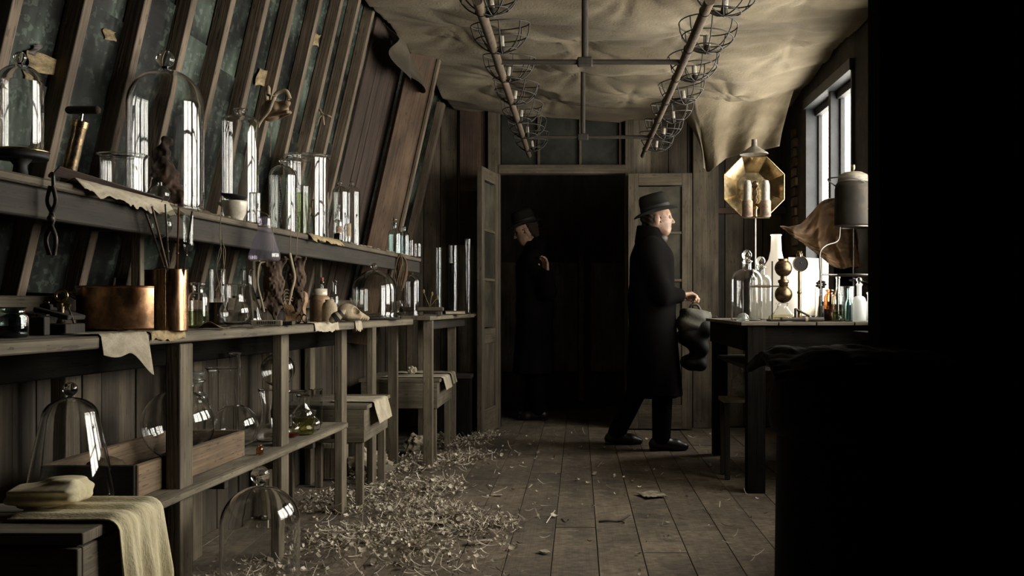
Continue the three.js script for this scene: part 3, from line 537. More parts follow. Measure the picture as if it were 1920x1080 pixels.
// ---------------------------------------------------------------- glassware kit (a group with its origin at the foot)
const shellOf = new Map();                                         // the thick-walled counterpart of each glass
function shellMat(m) { if (!shellOf.has(m)) { const s = M.shellGlass.clone(); s.color.setRGB(Math.sqrt(m.color.r) * 0.99, Math.sqrt(m.color.g) * 0.99, Math.sqrt(m.color.b) * 0.99); s.roughness = m.roughness; shellOf.set(m, s); } return shellOf.get(m); }
const CLEAR = () => [M.glass, M.glassGreen, M.glassTeal, M.glassAqua, M.glassAmber, M.glassGrey];
const put = (g, x, y, d) => { g.position.set(x, y + 0.001, -d); return g; };
function bellJar(label, x, y, d, Rr, H, o = {}) {
  const t = thing(o.name ?? 'bell_jar', label, 'bell jar', null, 0, o.group); put(t, x, y, d);
  const m = shellMat(o.mat ?? M.glass), top = o.flare ? Rr * 0.62 : Rr, dh = o.dome ?? Rr * 0.85, k = o.knob ?? Rr * 0.26, pts = [[Rr * 1.05, 0], [Rr * 1.05, 0.004], [Rr * 1.005, 0.009]];
  for (let i = 1; i <= 10; i++) { const s = i / 10, yy = lerp(0.009, H - dh, s); pts.push([o.flare ? lerp(Rr, top, Math.pow(s, 1.25)) : Rr, yy]); }
  for (let i = 1; i <= 12; i++) { const a = i / 12 * Math.PI / 2; pts.push([Math.max(top * Math.cos(a), k * 0.42), H - dh + dh * Math.sin(a)]); }
  part('glass_dome', lathe([...pts, [0, H], [0, H - 0.004], ...pts.slice(3).reverse().map(([r, yy]) => [Math.max(r - 0.0035, 0.001), yy > H - dh ? yy - 0.004 : yy]), [Rr - 0.003, 0], [Rr * 1.05, 0]], 56), m, t);
  if (k > 0) part('knob', lathe([[0, H - 0.002], [k * 0.42, H - 0.002], [k * 0.4, H + k * 0.25], ...Array.from({ length: 11 }, (_, i) => { const a = -1.1 + i / 10 * (1.1 + Math.PI / 2); return [k * Math.cos(a), H + k * 1.15 + k * Math.sin(a)]; })], 24), M.solidGlass, t);
  return t;
}
function vessel(name, category, label, x, y, d, prof, mat, o = {}) {  // any turned glass: profile from the foot centre up
  const t = thing(name, label, category, null, 0, o.group); put(t, x, y, d);
  const shell = CLEAR().includes(mat);
  part('glass_wall', lathe(shell ? [...prof, ...prof.slice().reverse().map(([r, yy]) => [Math.max(r - 0.0025, 0), yy < 0.012 ? yy + 0.003 : yy - 0.0005])] : prof, 40), shell ? shellMat(mat) : mat, t);
  if (o.liquid) { const [h, lm] = o.liquid, pts = [[0, 0.004]]; let last = 0; for (const [r, yy] of prof) { if (yy > h || r < 0.003) continue; pts.push([r * 0.965, Math.max(yy, 0.004)]); last = r; } for (let i = 1; i < prof.length; i++) if (prof[i - 1][1] <= h && prof[i][1] > h) last = lerp(prof[i - 1][0], prof[i][0], (h - prof[i - 1][1]) / (prof[i][1] - prof[i - 1][1])); pts.push([last * 0.965, h], [0, h + 0.0005]); part('liquid', lathe(pts, 28), lm, t); }
  const H = prof[prof.length - 1][1], rn = prof[prof.length - 1][0];
  if (o.stopper === 'ball') { const k = rn * 1.25; part('stopper', lathe([[0, H - 0.02], [rn * 0.8, H - 0.02], [rn * 0.95, H + 0.004], [rn * 0.5, H + 0.008], ...Array.from({ length: 9 }, (_, i) => { const a = -1.1 + i / 8 * (1.1 + Math.PI / 2); return [k * Math.cos(a), H + 0.008 + k * 0.85 + k * Math.sin(a)]; })], 20), M.solidGlass, t); }
  if (o.stopper === 'disc') part('stopper', lathe([[rn * 0.8, H - 0.02], [rn * 0.92, H + 0.003], [rn * 0.6, H + 0.012], [rn * 1.25, H + 0.02], [rn * 1.25, H + 0.032], [0, H + 0.034]], 20), M.glassDust, t);
  if (o.stopper === 'cork') part('cork', lathe([[0, H - 0.012], [rn * 0.8, H - 0.012], [rn * 0.95, H + 0.02], [0, H + 0.021]], 16), o.cork ?? M.cork, t);
  if (o.label) { const [y0, y1, r, lm] = o.label; const lb = part('paper_label', new THREE.CylinderGeometry(r, r, y1 - y0, 20, 1, true, -0.7, 2.2).translate(0, (y0 + y1) / 2, 0), lm, t); lb.rotation.y = 0.5; }
  return t;
}
const pBottle = (r, h, nr = r * 0.42, nh = h * 0.28) => { const b = h - nh, sh = r * 0.8, p = [[0, 0.003], [r * 0.7, 0.002], [r * 0.95, 0.001], [r, 0.008], [r, b - sh]]; for (let i = 1; i <= 6; i++) { const a = i / 6 * Math.PI / 2; p.push([nr + (r - nr) * Math.cos(a), b - sh + sh * Math.sin(a)]); } p.push([nr, h - 0.014], [nr * 1.35, h - 0.008], [nr * 1.35, h - 0.002], [nr * 0.95, h]); return p; };
const pTall = (r, h, nr = r * 0.45) => { const p = [[0, 0.003], [r * 0.9, 0.001], [r, 0.006], [r, h * 0.5]]; for (let i = 1; i <= 8; i++) { const s = i / 8; p.push([lerp(r, nr, s * s * (3 - 2 * s)), lerp(h * 0.5, h * 0.75, s)]); } p.push([nr * 0.92, h * 0.95], [nr * 1.15, h * 0.96], [nr * 1.15, h * 0.995], [nr * 0.95, h]); return p; };
const pCyl = (r, h, foot = 1.0) => [[0, 0.004], [r * foot * 0.95, 0.001], [r * foot, 0.006], [r, 0.012], [r, h - 0.008], [r * 1.06, h - 0.003], [r * 1.02, h]];
const pCone = (r, h, nr = r * 0.3) => [[0, 0.003], [r * 0.92, 0.001], [r, 0.01], [r * 0.95, 0.025], [lerp(r, nr, 0.5), h * 0.4], [nr * 1.08, h * 0.72], [nr, h * 0.8], [nr, h - 0.008], [nr * 1.3, h - 0.002], [nr * 1.3, h]];
const pRound = (r, h, nr = r * 0.3) => { const p = [[0, 0.002], [r * 0.35, 0.0015]], y0 = r * 0.93; for (let i = 0; i <= 14; i++) { const a = -1.18 + i / 14 * (1.18 + Math.acos(nr / r)); p.push([r * Math.cos(a), y0 + r * Math.sin(a)]); } p.push([nr, h - 0.01], [nr * 1.35, h - 0.003], [nr * 1.3, h]); return p; };

// ---------------------------------------------------------------- upper shelf
const HS = (ytop, s) => (570 - ytop) * s - (SH - EYE);            // height above the shelf of something whose top is sighted at ytop
{
  let q = onShelf(38, 0.15);
  { const t = thing('jar_stand', 'round black stand with a brass rim under the leftmost bell jar', 'stand'); put(t, q.x, SH, q.d);
    part('column', lathe([[0, 0], [0.045, 0], [0.045, 0.01], [0.02, 0.02], [0.016, 0.05], [0.03, 0.068]], 28), M.black, t); part('plate', lathe([[0, 0.066], [0.066, 0.066], [0.068, 0.072], [0.068, 0.084], [0, 0.086]], 40), M.black, t); part('brass_rim', new THREE.TorusGeometry(0.066, 0.004, 8, 44).rotateX(Math.PI / 2).translate(0, 0.086, 0), M.brass, t); }
  bellJar('leftmost bell jar, standing on a black stand with brass rim', q.x, SH + 0.09, q.d, 0.055, HS(122, q.s) - 0.09, { knob: 0.016 });
  q = onShelf(136, 0.1);
  { const t = thing('hand_pump', 'tilted brass hand pump with a dark cross handle on the shelf', 'pump'); put(t, q.x, SH, q.d);
    const a = V(-0.02, 0.012, 0), b = V(0.02, 0.185, 0);
    part('barrel', rod(a, b, 0.0195, 0.0195, 22), M.bronze, t); part('collar', rod(b.clone().lerp(a, 0.05), b.clone().lerp(a, -0.05), 0.022, 0.022, 22), M.brass, t); part('piston_rod', rod(b, V(0.026, 0.22, 0), 0.006), M.steel, t);
    const h = part('cross_handle', new THREE.CapsuleGeometry(0.011, 0.07, 6, 14).rotateZ(Math.PI / 2).translate(0.026, 0.224, 0), M.leatherDark, t); part('end_cap', ball(0.0115, 0.066, 0.224, 0), M.redWood, h);
    part('foot', lathe([[0, 0], [0.03, 0], [0.03, 0.008], [0.02, 0.014], [0, 0.016]], 22).translate(-0.02, 0, 0), M.bronze, t); }
  q = onShelf(230, 0.1);
  vessel('glass_dish', 'dish', 'deep glass dish with a flat rim beside the tallest bell jar', q.x, SH, q.d, [[0, 0.004], [0.05, 0.002], [0.06, 0.01], [0.064, 0.03], [0.064, 0.125], [0.067, 0.133], [0.074, 0.137], [0.074, 0.141], [0.066, 0.142]], M.glass);
  q = onShelf(310, 0.17);
  bellJar('tallest bell jar, with a dark dried specimen inside', q.x, SH + 0.012, q.d, 0.126, HS(130, q.s) - 0.012, { knob: 0.03, dome: 0.125 });
  { const t = thing('jar_plate', 'round wooden plate under the tallest bell jar', 'plate'); put(t, q.x, SH, q.d); part('disc', lathe([[0, 0], [0.145, 0], [0.148, 0.005], [0.145, 0.011], [0, 0.012]], 44), M.handleWood, t); }
  const dead = melt([cone([0, 0.03, 0], [0.012, 0.12, 0.01], 0.034, 0.03), cone([0.012, 0.12, 0.01], [-0.004, 0.19, 0], 0.03, 0.02), cone([-0.004, 0.19, 0], [0.014, 0.235, 0], 0.015, 0.018), cone([0, 0.1, 0], [-0.04, 0.03, 0.02], 0.014, 0.02), cone([0.01, 0.13, 0], [0.05, 0.05, 0.02], 0.012, 0.018), cone([0.05, 0.05, 0.02], [0.052, 0.012, 0.02], 0.018, 0.012), cone([-0.01, 0.17, 0], [-0.035, 0.12, 0.02], 0.009, 0.007), cone([0, 0.012, 0], [-0.03, 0.012, 0], 0.03, 0.03)], 0.025);
  const sp = one('dried_specimen', meshField((x, y, z) => dead(x, y, z) + 0.022 * n3(x * 60, y * 60, z * 60, 2), [-0.1, -0.01, -0.08], [0.1, 0.28, 0.08], 0.006), M.specimen, 'shrivelled dark brown specimen inside the tallest bell jar', 'specimen'); put(sp, q.x - 0.01, SH + 0.012, q.d); sp.rotation.y = 0.6;
  q = onShelf(300, 0.03);
  { const t = thing('glass_ball', 'small hollow glass ball lying on the shelf edge', 'glass ball'); put(t, q.x, SH, q.d); part('sphere_wall', ball(0.03, 0, 0.03, 0, 1, 26), M.glassGrey, t); part('neck_stub', lathe([[0.008, 0], [0.007, 0.01]], 12).translate(0, 0.058, 0), M.glass, t); }
  q = onShelf(440, 0.06);
  { const t = thing('porcelain_mortar', 'white porcelain mortar with a spout on the shelf edge', 'mortar'); put(t, q.x, SH, q.d);
    part('bowl', lathe([[0, 0.002], [0.028, 0], [0.03, 0.008], [0.04, 0.03], [0.046, 0.07], [0.046, 0.078], [0.041, 0.077], [0.036, 0.035], [0, 0.015]], 36), M.porcelain, t); part('spout', rod(V(-0.044, 0.062, 0.004), V(-0.06, 0.072, 0.006), 0.009, 0.006), M.porcelain, t); }
  { const t = thing('black_dish', 'shallow black dish tilted on top of the white mortar', 'dish'); put(t, q.x - 0.004, SH + 0.079, q.d); t.rotation.z = -0.1; part('dish', lathe([[0, 0.003], [0.03, 0.004], [0.046, 0.018], [0.05, 0.022], [0.047, 0.023], [0, 0.012]], 32), M.black, t); }
  q = onShelf(450, 0.19);
  vessel('cylinder_jar', 'jar', 'tall straight glass jar with a short flat neck behind the mortar', q.x, SH, q.d, [[0, 0.004], [0.07, 0.001], [0.075, 0.008], [0.075, HS(226, q.s)], [0.06, HS(224, q.s) + 0.008], [0.022, HS(224, q.s) + 0.012], [0.022, HS(210, q.s)], [0.03, HS(208, q.s)], [0.03, HS(205, q.s)], [0, HS(205, q.s) + 0.002]], M.glass);
  q = onShelf(478, 0.04);
  vessel('narrow_beaker', 'beaker', 'narrow clear beaker at the right side of the mortar', q.x, SH, q.d, pCyl(0.021, HS(362, q.s)), M.glass);
  q = onShelf(530, 0.1);
  bellJar('slim bell jar with a beaded chain hanging inside', q.x, SH, q.d, 0.059, HS(310, q.s), { knob: 0.015, mat: M.glassGrey });
  { const c = []; for (let i = 0; i < 24; i++) c.push(ball(0.005, -0.01 + 0.004 * Math.sin(i * 0.5), 0.02 + i * 0.0098, 0, 0.9, 8)); const m = one('bead_chain', join(c), M.iron, 'dark beaded chain inside the slim bell jar', 'chain'); put(m, q.x, SH - 0.015, q.d); }
  q = onShelf(577, 0.18);
  { const t = vessel('lidded_jar', 'jar', 'wide specimen jar closed by a flat glass lid', q.x, SH, q.d, [[0, 0.004], [0.095, 0.001], [0.102, 0.008], [0.102, HS(300, q.s)], [0.106, HS(298, q.s)]], M.glass);
    part('lid', lathe([[0, HS(296, q.s)], [0.113, HS(296, q.s)], [0.114, HS(295, q.s)], [0.114, HS(292, q.s)], [0, HS(291.5, q.s)]], 40), M.glass, t); }
  vessel('inner_jar', 'jar', 'yellowish preserving jar standing inside the wide lidded jar', q.x - 0.035, SH + 0.006, q.d - 0.01, pCyl(0.045, 0.27), M.glass, { liquid: [0.235, M.greenLiquid] });
  { const g = []; for (let i = 0; i < 9; i++) { const a = i * 0.8, h = 0.12 + 0.1 * hash(i, 2, 1), r = 0.012 + 0.02 * hash(i, 5, 1), tip = 0.045 * (0.5 + 0.5 * hash(i, 9, 2)); g.push(tube([[r * Math.cos(a) * 0.3, 0, r * Math.sin(a) * 0.3], [r * Math.cos(a), h * 0.5, r * Math.sin(a)], [tip * Math.cos(a + 0.3), h, tip * Math.sin(a + 0.3)], [tip * 1.2 * Math.cos(a + 0.5), h * 0.86, tip * 1.1 * Math.sin(a + 0.5)]], 0.0045, 14, 5)); } const m = one('dried_fronds', join(g), M.stalk, 'curled olive fronds inside the wide lidded jar', 'plant'); put(m, q.x + 0.045, SH + 0.005, q.d - 0.01); m.scale.set(0.7, 1, 0.7); }
  q = onShelf(638, 0.1); bellJar('narrow bell jar, left of the twin pair by the brown plank', q.x, SH, q.d, 0.041, HS(349, q.s), { knob: 0.012, mat: M.glassGrey, group: 'twin narrow bell jars' });
  q = onShelf(660, 0.09); bellJar('narrow bell jar, right of the twin pair by the brown plank', q.x, SH, q.d, 0.042, HS(349, q.s), { knob: 0.012, group: 'twin narrow bell jars' });
  q = onShelf(634, 0.025); vessel('label_bottle', 'bottle', 'small bottle with pink label in front of the twin bell jars', q.x, SH, q.d, pBottle(0.022, HS(396, q.s)), M.glass, { liquid: [0.04, M.darkLiquid], label: [0.042, 0.075, 0.0225, M.labelPink], stopper: 'disc' });
  q = onShelf(652, 0.02); vessel('label_bottle', 'bottle', 'small bottle with buff label in front of the twin bell jars', q.x, SH, q.d, pBottle(0.016, HS(405, q.s), 0.01), M.glass, { label: [0.035, 0.1, 0.0165, M.label] });
  const far = (px, d, r, top, label, mat, o) => { const s = d / FOCAL; return vessel('tall_bottle', 'bottle', label, (px - VPX) * s, SH, d, o?.cyl ? pCyl(r, HS(top, s)) : pBottle(r, HS(top, s), r * 0.3, r), mat, o); };
  far(740, 6.38, 0.042, 418, 'tall blue-green bottle with ball stopper at the shelf end', M.glassTeal, { stopper: 'ball' });
  far(758, 6.6, 0.034, 425, 'shorter blue-green domed bottle behind the stoppered one', M.glassTeal);
  far(771, 6.7, 0.014, 450, 'thin clear tube at the far shelf end', M.glass, { cyl: 1 });
  far(783, 6.82, 0.026, 457, 'small clear beaker last on the shelf', M.glass, { cyl: 1 });
  // things lying at the shelf edge
  const curl = sheet(50, 8, (u, v) => { const d = lerp(2.62, 3.14, u), x = edgeShelf(d) - 0.022 + (1 - v) * (0.04 + 0.018 * n2(u * 12, 3)), dr = Math.max(0, x - edgeShelf(d)); return [x, SH + 0.006 + 0.02 * (1 - u) * (1 - v) - (dr > 0.004 ? (dr - 0.004) * (1.2 + 1.4 * n2(u * 15, 1)) : 0), -d]; });
  one('curled_sheet', thick(curl, 0.003), M.paper, 'long curled sheet of paper peeling over the shelf edge', 'paper');
  part('veneer', thick(sheet(30, 4, (u, v) => { const d = lerp(2.56, 3.12, u); return [edgeShelf(d) - 0.022 + 0.02 * (1 - v), SH + 0.016 + 0.022 * (1 - u) * (1 - v), -d]; }), 0.003), M.redWood, scene.getObjectByName('curled_sheet'));
  const edge = sheet(40, 6, (u, v) => { const d = lerp(4.5, 4.98, u), x = edgeShelf(d) - 0.05 + (1 - v) * (0.064 + 0.02 * n2(u * 14, 6)), dr = Math.max(0, x - edgeShelf(d) - 0.003) * 1.3; return [x, SH + 0.004 - dr, -d]; });
  one('ragged_paper', thick(edge, 0.002), M.paperTan, 'ragged brown paper strip along the shelf edge below the lidded jar', 'paper');
  // little bits along the edge
  const bits = []; for (let i = 0; i < 170; i++) { const d = R(2.6, 6.6), s = R(0.004, 0.011); bits.push(new THREE.IcosahedronGeometry(s, 0).scale(1, 0.5, 1.3).rotateY(R(0, 6)).translate(edgeShelf(d) - R(0.004, 0.05), SH + s * 0.45, -d)); }
  const b = one('shelf_crumbs', join(bits), M.label, 'scattered crumbs and chips along the upper shelf edge', 'crumbs'); b.userData.kind = 'stuff';
}
// ---------------------------------------------------------------- hung on the wall and from the shelf
function skullField(o = {}) {
  const body = melt([blob([0, 0, 0], [0.05, 0.042, 0.042]), cone([0.02, -0.012, 0], [0.1, -0.03, 0], 0.03, 0.016), cone([0.03, 0.012, 0.025], [0.06, -0.012, 0.03], 0.014, 0.012), cone([0.03, 0.012, -0.025], [0.06, -0.012, -0.03], 0.014, 0.012), cone([0, -0.02, 0.03], [0.055, -0.03, 0.032], 0.01, 0.008), cone([0, -0.02, -0.03], [0.055, -0.03, -0.032], 0.01, 0.008)], 0.018);
  const holes = [blob([0.035, 0.006, 0.037], [0.018, 0.017, 0.018]), blob([0.035, 0.006, -0.037], [0.018, 0.017, 0.018]), blob([0.108, -0.018, 0], [0.022, 0.01, 0.009])];
  const jaw = o.jaw ? melt([cone([0.0, -0.03, 0.028], [0.09, -0.068, 0.008], 0.008, 0.008), cone([0.0, -0.03, -0.028], [0.09, -0.068, -0.008], 0.008, 0.008)], 0.01) : () => 9;
  return meshField((x, y, z) => { let d = body(x, y, z); for (const h of holes) d = smax(d, -h(x, y, z), 0.006); return smin(d, jaw(x, y, z), 0.004); }, [-0.07, -0.09, -0.07], [0.14, 0.07, 0.07], 0.0035);
}
{
  const p = at(508, 208, 4.32), t = thing('horned_skull', 'small horned animal skull hanging on strings from a rafter', 'skull', p, -0.6);
  const sk = part('skull', skullField({ jaw: true }), M.boneDark, t); sk.rotation.z = 0.5;
  part('horn', tube([[-0.01, 0.035, 0.015], [0.01, 0.085, 0.03], [0.045, 0.085, 0.05], [0.058, 0.05, 0.06]], 0.009, 18, 7), M.bone, t); part('horn', tube([[-0.01, 0.035, -0.015], [0.0, 0.08, -0.03], [0.035, 0.09, -0.05], [0.05, 0.055, -0.06]], 0.009, 18, 7), M.bone, t);
  part('long_bone', tube([[-0.05, -0.085, 0.04], [0.0, -0.045, 0.05], [0.05, -0.01, 0.05], [0.085, 0.045, 0.05]], 0.008, 16, 6), M.bone, t);
  part('hanging_string', tube([[-0.03, 0.03, 0], [-0.08, 0.09, -0.02], [-0.1, 0.105, -0.03]], 0.0015, 10, 4), M.string, t); part('hanging_string', tube([[0.02, -0.07, 0.02], [0.024, -0.15, 0.02], [0.02, -0.2, 0.02]], 0.0013, 10, 4), M.string, t);
}
{
  const t = thing('bird_foot', 'small dried bird foot nailed to a rafter high on the glazing', 'bone', at(606, 215, 5.42));
  part('shank', tube([[-0.02, 0.03, 0], [0, 0, 0], [0.02, -0.01, 0]], 0.007, 10, 6), M.boneDark, t); for (const [a, b] of [[-0.03, -0.05], [0.005, -0.055], [0.045, -0.015]]) part('toe', tube([[0, 0, 0], [a * 0.6, b * 0.4, 0.01], [a, b, 0]], 0.0045, 8, 5), M.bone, t);
}
const scraps = [[84, 128, 2.66, 0.09, 0.05, 'brown paper patch stuck on the leftmost glass pane'], [205, 72, 3.3, 0.035, 0.03, 'small tan paper patch on the pane above the hand pump'], [592, 78, 4.95, 0.05, 0.06, 'tan paper scrap on a high pane near the ceiling'], [493, 150, 4.3, 0.07, 0.08, 'tan paper scrap pinned behind the horned skull'], [65, 100, 2.66, 0.02, 0.035, 'square dark label above the brown pane patch']];
scraps.forEach(([px, py, d, w, h, label], i) => {
  d = 1.95 / ((VPX - px) / FOCAL + 0.05 + 0.23 * (VPY - py) / FOCAL); const c = at(px, py, d), y = c.y, g = sheet(12, 10, (u, v) => { const yy = y + (v - 0.5) * h * (1 + 0.12 * Math.sin(u * 5 + i)) + (u - 0.5) * h * 0.25, dd = d + (u - 0.5) * w * 2 + 0.012 * Math.sin(v * 5 + i), o = 0.05 - 0.006 * Math.sin(u * 3); return [slopeX(dd, yy) - o * 0.974, yy + o * 0.224, -dd]; });
  one('paper_patch', thick(g, 0.001), i === 4 ? M.leatherDark : M.paperTan, label, 'paper');
});
// two dead rats on strings
function rat(x, y, d, s, turn, label) {
  const t = thing('hung_rat', label, 'dead rat', [x, y, -d], turn, 'dead rats hung under the shelf'); t.scale.setScalar(s);
  const f = melt([cone([0, -0.03, 0], [0.004, -0.1, 0.006], 0.026, 0.034), cone([0.004, -0.1, 0.006], [0, -0.16, 0], 0.034, 0.02), cone([0, -0.16, 0], [0.006, -0.195, 0.012], 0.019, 0.014), cone([0.006, -0.195, 0.012], [0.01, -0.225, 0.016], 0.013, 0.005), cone([0.012, -0.04, 0], [0.045, -0.015, 0.012], 0.014, 0.006), cone([-0.012, -0.04, 0], [-0.045, -0.01, 0.012], 0.014, 0.006), cone([0.016, -0.14, 0.01], [0.04, -0.185, 0.03], 0.009, 0.005), cone([-0.016, -0.14, 0.01], [-0.036, -0.19, 0.03], 0.009, 0.005), cone([0.014, -0.178, 0], [0.022, -0.172, -0.004], 0.008, 0.006), cone([-0.012, -0.178, 0], [-0.02, -0.172, -0.004], 0.008, 0.006)], 0.018);
  part('rat_body', meshField((x, y, z) => f(x, y, z) + 0.011 * n3(x * 130, y * 70, z * 130, 5), [-0.07, -0.24, -0.06], [0.07, 0.02, 0.06], 0.0045), M.fur, t);
  part('tail', tube([[0, -0.03, 0.0], [-0.04, -0.02, 0.02], [-0.052, -0.09, 0.034], [-0.036, -0.17, 0.04], [-0.03, -0.2, 0.036]], 0.0045, 24, 6), M.bone, t);
  part('hanging_string', tube([[0, -0.02, 0], [0.002, 0.06, 0], [0, 0.11, -0.02]], 0.0018, 10, 4), M.string, t);
}
{ let q = onShelf(511, -0.02); rat(q.x, at(0, 482, q.d).y, q.d, 1.08, 0.3, 'nearer dead rat hung head down below the shelf, behind the mauve flask'); q = onShelf(556, -0.02); rat(q.x, at(0, 478, q.d).y, q.d, 1.05, -0.2, 'farther dead rat hung head down below the shelf'); q = onShelf(543, -0.03); { const t = thing('hung_bones', 'string of pale small bones hung between the two dead rats', 'bones', [q.x, at(0, 475, q.d).y, -q.d]); part('hanging_string', tube([[0, 0, 0], [0.004, 0.07, 0], [0, 0.12, -0.02]], 0.0016, 8, 4), M.string, t); part('leg_bone', tube([[0, 0, 0], [0.012, -0.05, 0.004], [0.02, -0.1, 0], [0.008, -0.16, 0.006], [-0.004, -0.21, 0]], 0.0065, 20, 6), M.bone, t); for (let i = 0; i < 4; i++) part('rib', tube([[0.012, -0.16 - i * 0.012, 0], [-0.014, -0.15 - i * 0.014, 0.012], [-0.026, -0.19 - i * 0.01, 0.01]], 0.003, 10, 5), M.bone, t); } }
{ // flask hung by its neck
  const q = onShelf(496, -0.075), y0 = at(0, 490, q.d).y, t = thing('hung_flask', 'mauve conical flask hung by its neck from the shelf edge', 'flask', [q.x, y0, -q.d]);
  part('glass_wall', lathe([[0, 0.003], [0.05, 0.001], [0.058, 0.01], [0.056, 0.03], [0.038, 0.085], [0.026, 0.115], [0.022, 0.14], [0.024, 0.16], [0.026, 0.165]], 36), M.glassMauve, t); part('neck_string', new THREE.TorusGeometry(0.0235, 0.0018, 6, 26).rotateX(Math.PI / 2).translate(0, 0.13, 0), M.string, t); part('hanging_string', tube([[-0.024, 0.13, 0], [-0.04, 0.17, -0.03], [-0.06, 0.195, -0.06]], 0.0016, 8, 4), M.string, t); part('hanging_string', tube([[0.024, 0.13, 0], [0.0, 0.175, -0.04], [-0.05, 0.195, -0.07]], 0.0016, 8, 4), M.string, t);
}
{ const q = onShelf(416, -0.015), X = (px, py) => at(px, py, q.d), t = thing('tangled_string', 'frayed tangle of string dangling from the shelf by the mortar', 'string');
  for (const l of [[[415, 398], [414, 440], [418, 475], [412, 500]], [[418, 440], [421, 490], [425, 530], [424, 565]], [[416, 450], [408, 500], [416, 540], [430, 585]], [[417, 455], [424, 470], [420, 520], [410, 545]]]) part('strand', tube(l.map(([a, b], i) => X(a, b).add(V(0, 0, 0.01 * i))), 0.0016, 24, 4), M.string, t); }
{ // iron tongs
  const q = onShelf(97, -0.02), t = thing('iron_tongs', 'black iron tongs hanging from the shelf at the near end', 'tongs', [q.x, SH, -q.d]);
  part('hook', tube([[-0.02, 0.008, -0.03], [0, 0.01, -0.005], [0.004, -0.02, 0.0]], 0.005, 10, 6), M.iron, t); for (const s of [-1, 1]) { part('arm', tube([[0.003 * s, -0.02, 0], [0.01 * s, -0.06, 0], [-0.004 * s, -0.1, 0], [0.012 * s, -0.15, 0.004], [0.006 * s, -0.19, 0]], 0.0055, 20, 6), M.iron, t); } part('rivet', ball(0.009, 0, -0.1, 0.004), M.iron, t);
}
{ // retort hung beneath
  const q = onShelf(322, -0.055), t = thing('hung_retort', 'dark glass retort with a clear tube hung under the shelf behind copper rods', 'retort', [q.x, at(0, 440, q.d).y, -q.d]);
  part('bulb', ball(0.036, -0.035, 0.03, 0, 1.1, 22), M.glassGrey, t); part('spout', tube([[-0.02, 0.055, 0], [0.015, 0.068, 0], [0.045, 0.04, 0], [0.05, -0.03, 0]], 0.009, 18, 10), M.glassGrey, t); part('receiver', lathe([[0, -0.05], [0.012, -0.048], [0.015, -0.03], [0.015, 0.06]], 18).translate(0.05, 0, 0), M.glass, t); part('hanging_wire', tube([[-0.035, 0.065, 0], [-0.045, 0.1, -0.03], [-0.05, 0.11, -0.06]], 0.0022, 8, 5), M.wire, t); part('bracket', rod(V(-0.05, -0.012, 0), V(0.065, -0.03, 0), 0.004), M.iron, t);
}
{ const q = onShelf(750, -0.01), g = [], t = thing('root_bundle', 'bundle of dry brown roots hanging at the far shelf end', 'roots', [q.x, SH - 0.02, -q.d]);
  for (let i = 0; i < 16; i++) { const a = hash(i, 1, 4) * 6.28, r = 0.045 * hash(i, 2, 4), L = 0.12 + 0.1 * hash(i, 3, 4); g.push(tube([[0, 0.02, 0], [r * Math.cos(a), -0.03, r * Math.sin(a)], [r * 1.1 * Math.cos(a + 0.5), -L * 0.6, r * Math.sin(a + 0.5)], [r * 0.9 * Math.cos(a + 1), -L, r * Math.sin(a + 1)]], 0.0042, 14, 5)); }
  part('root_strands', join(g), M.root, t).userData.kind = 'stuff'; part('tie', new THREE.TorusGeometry(0.012, 0.004, 6, 16).rotateX(Math.PI / 2), M.string, t); }
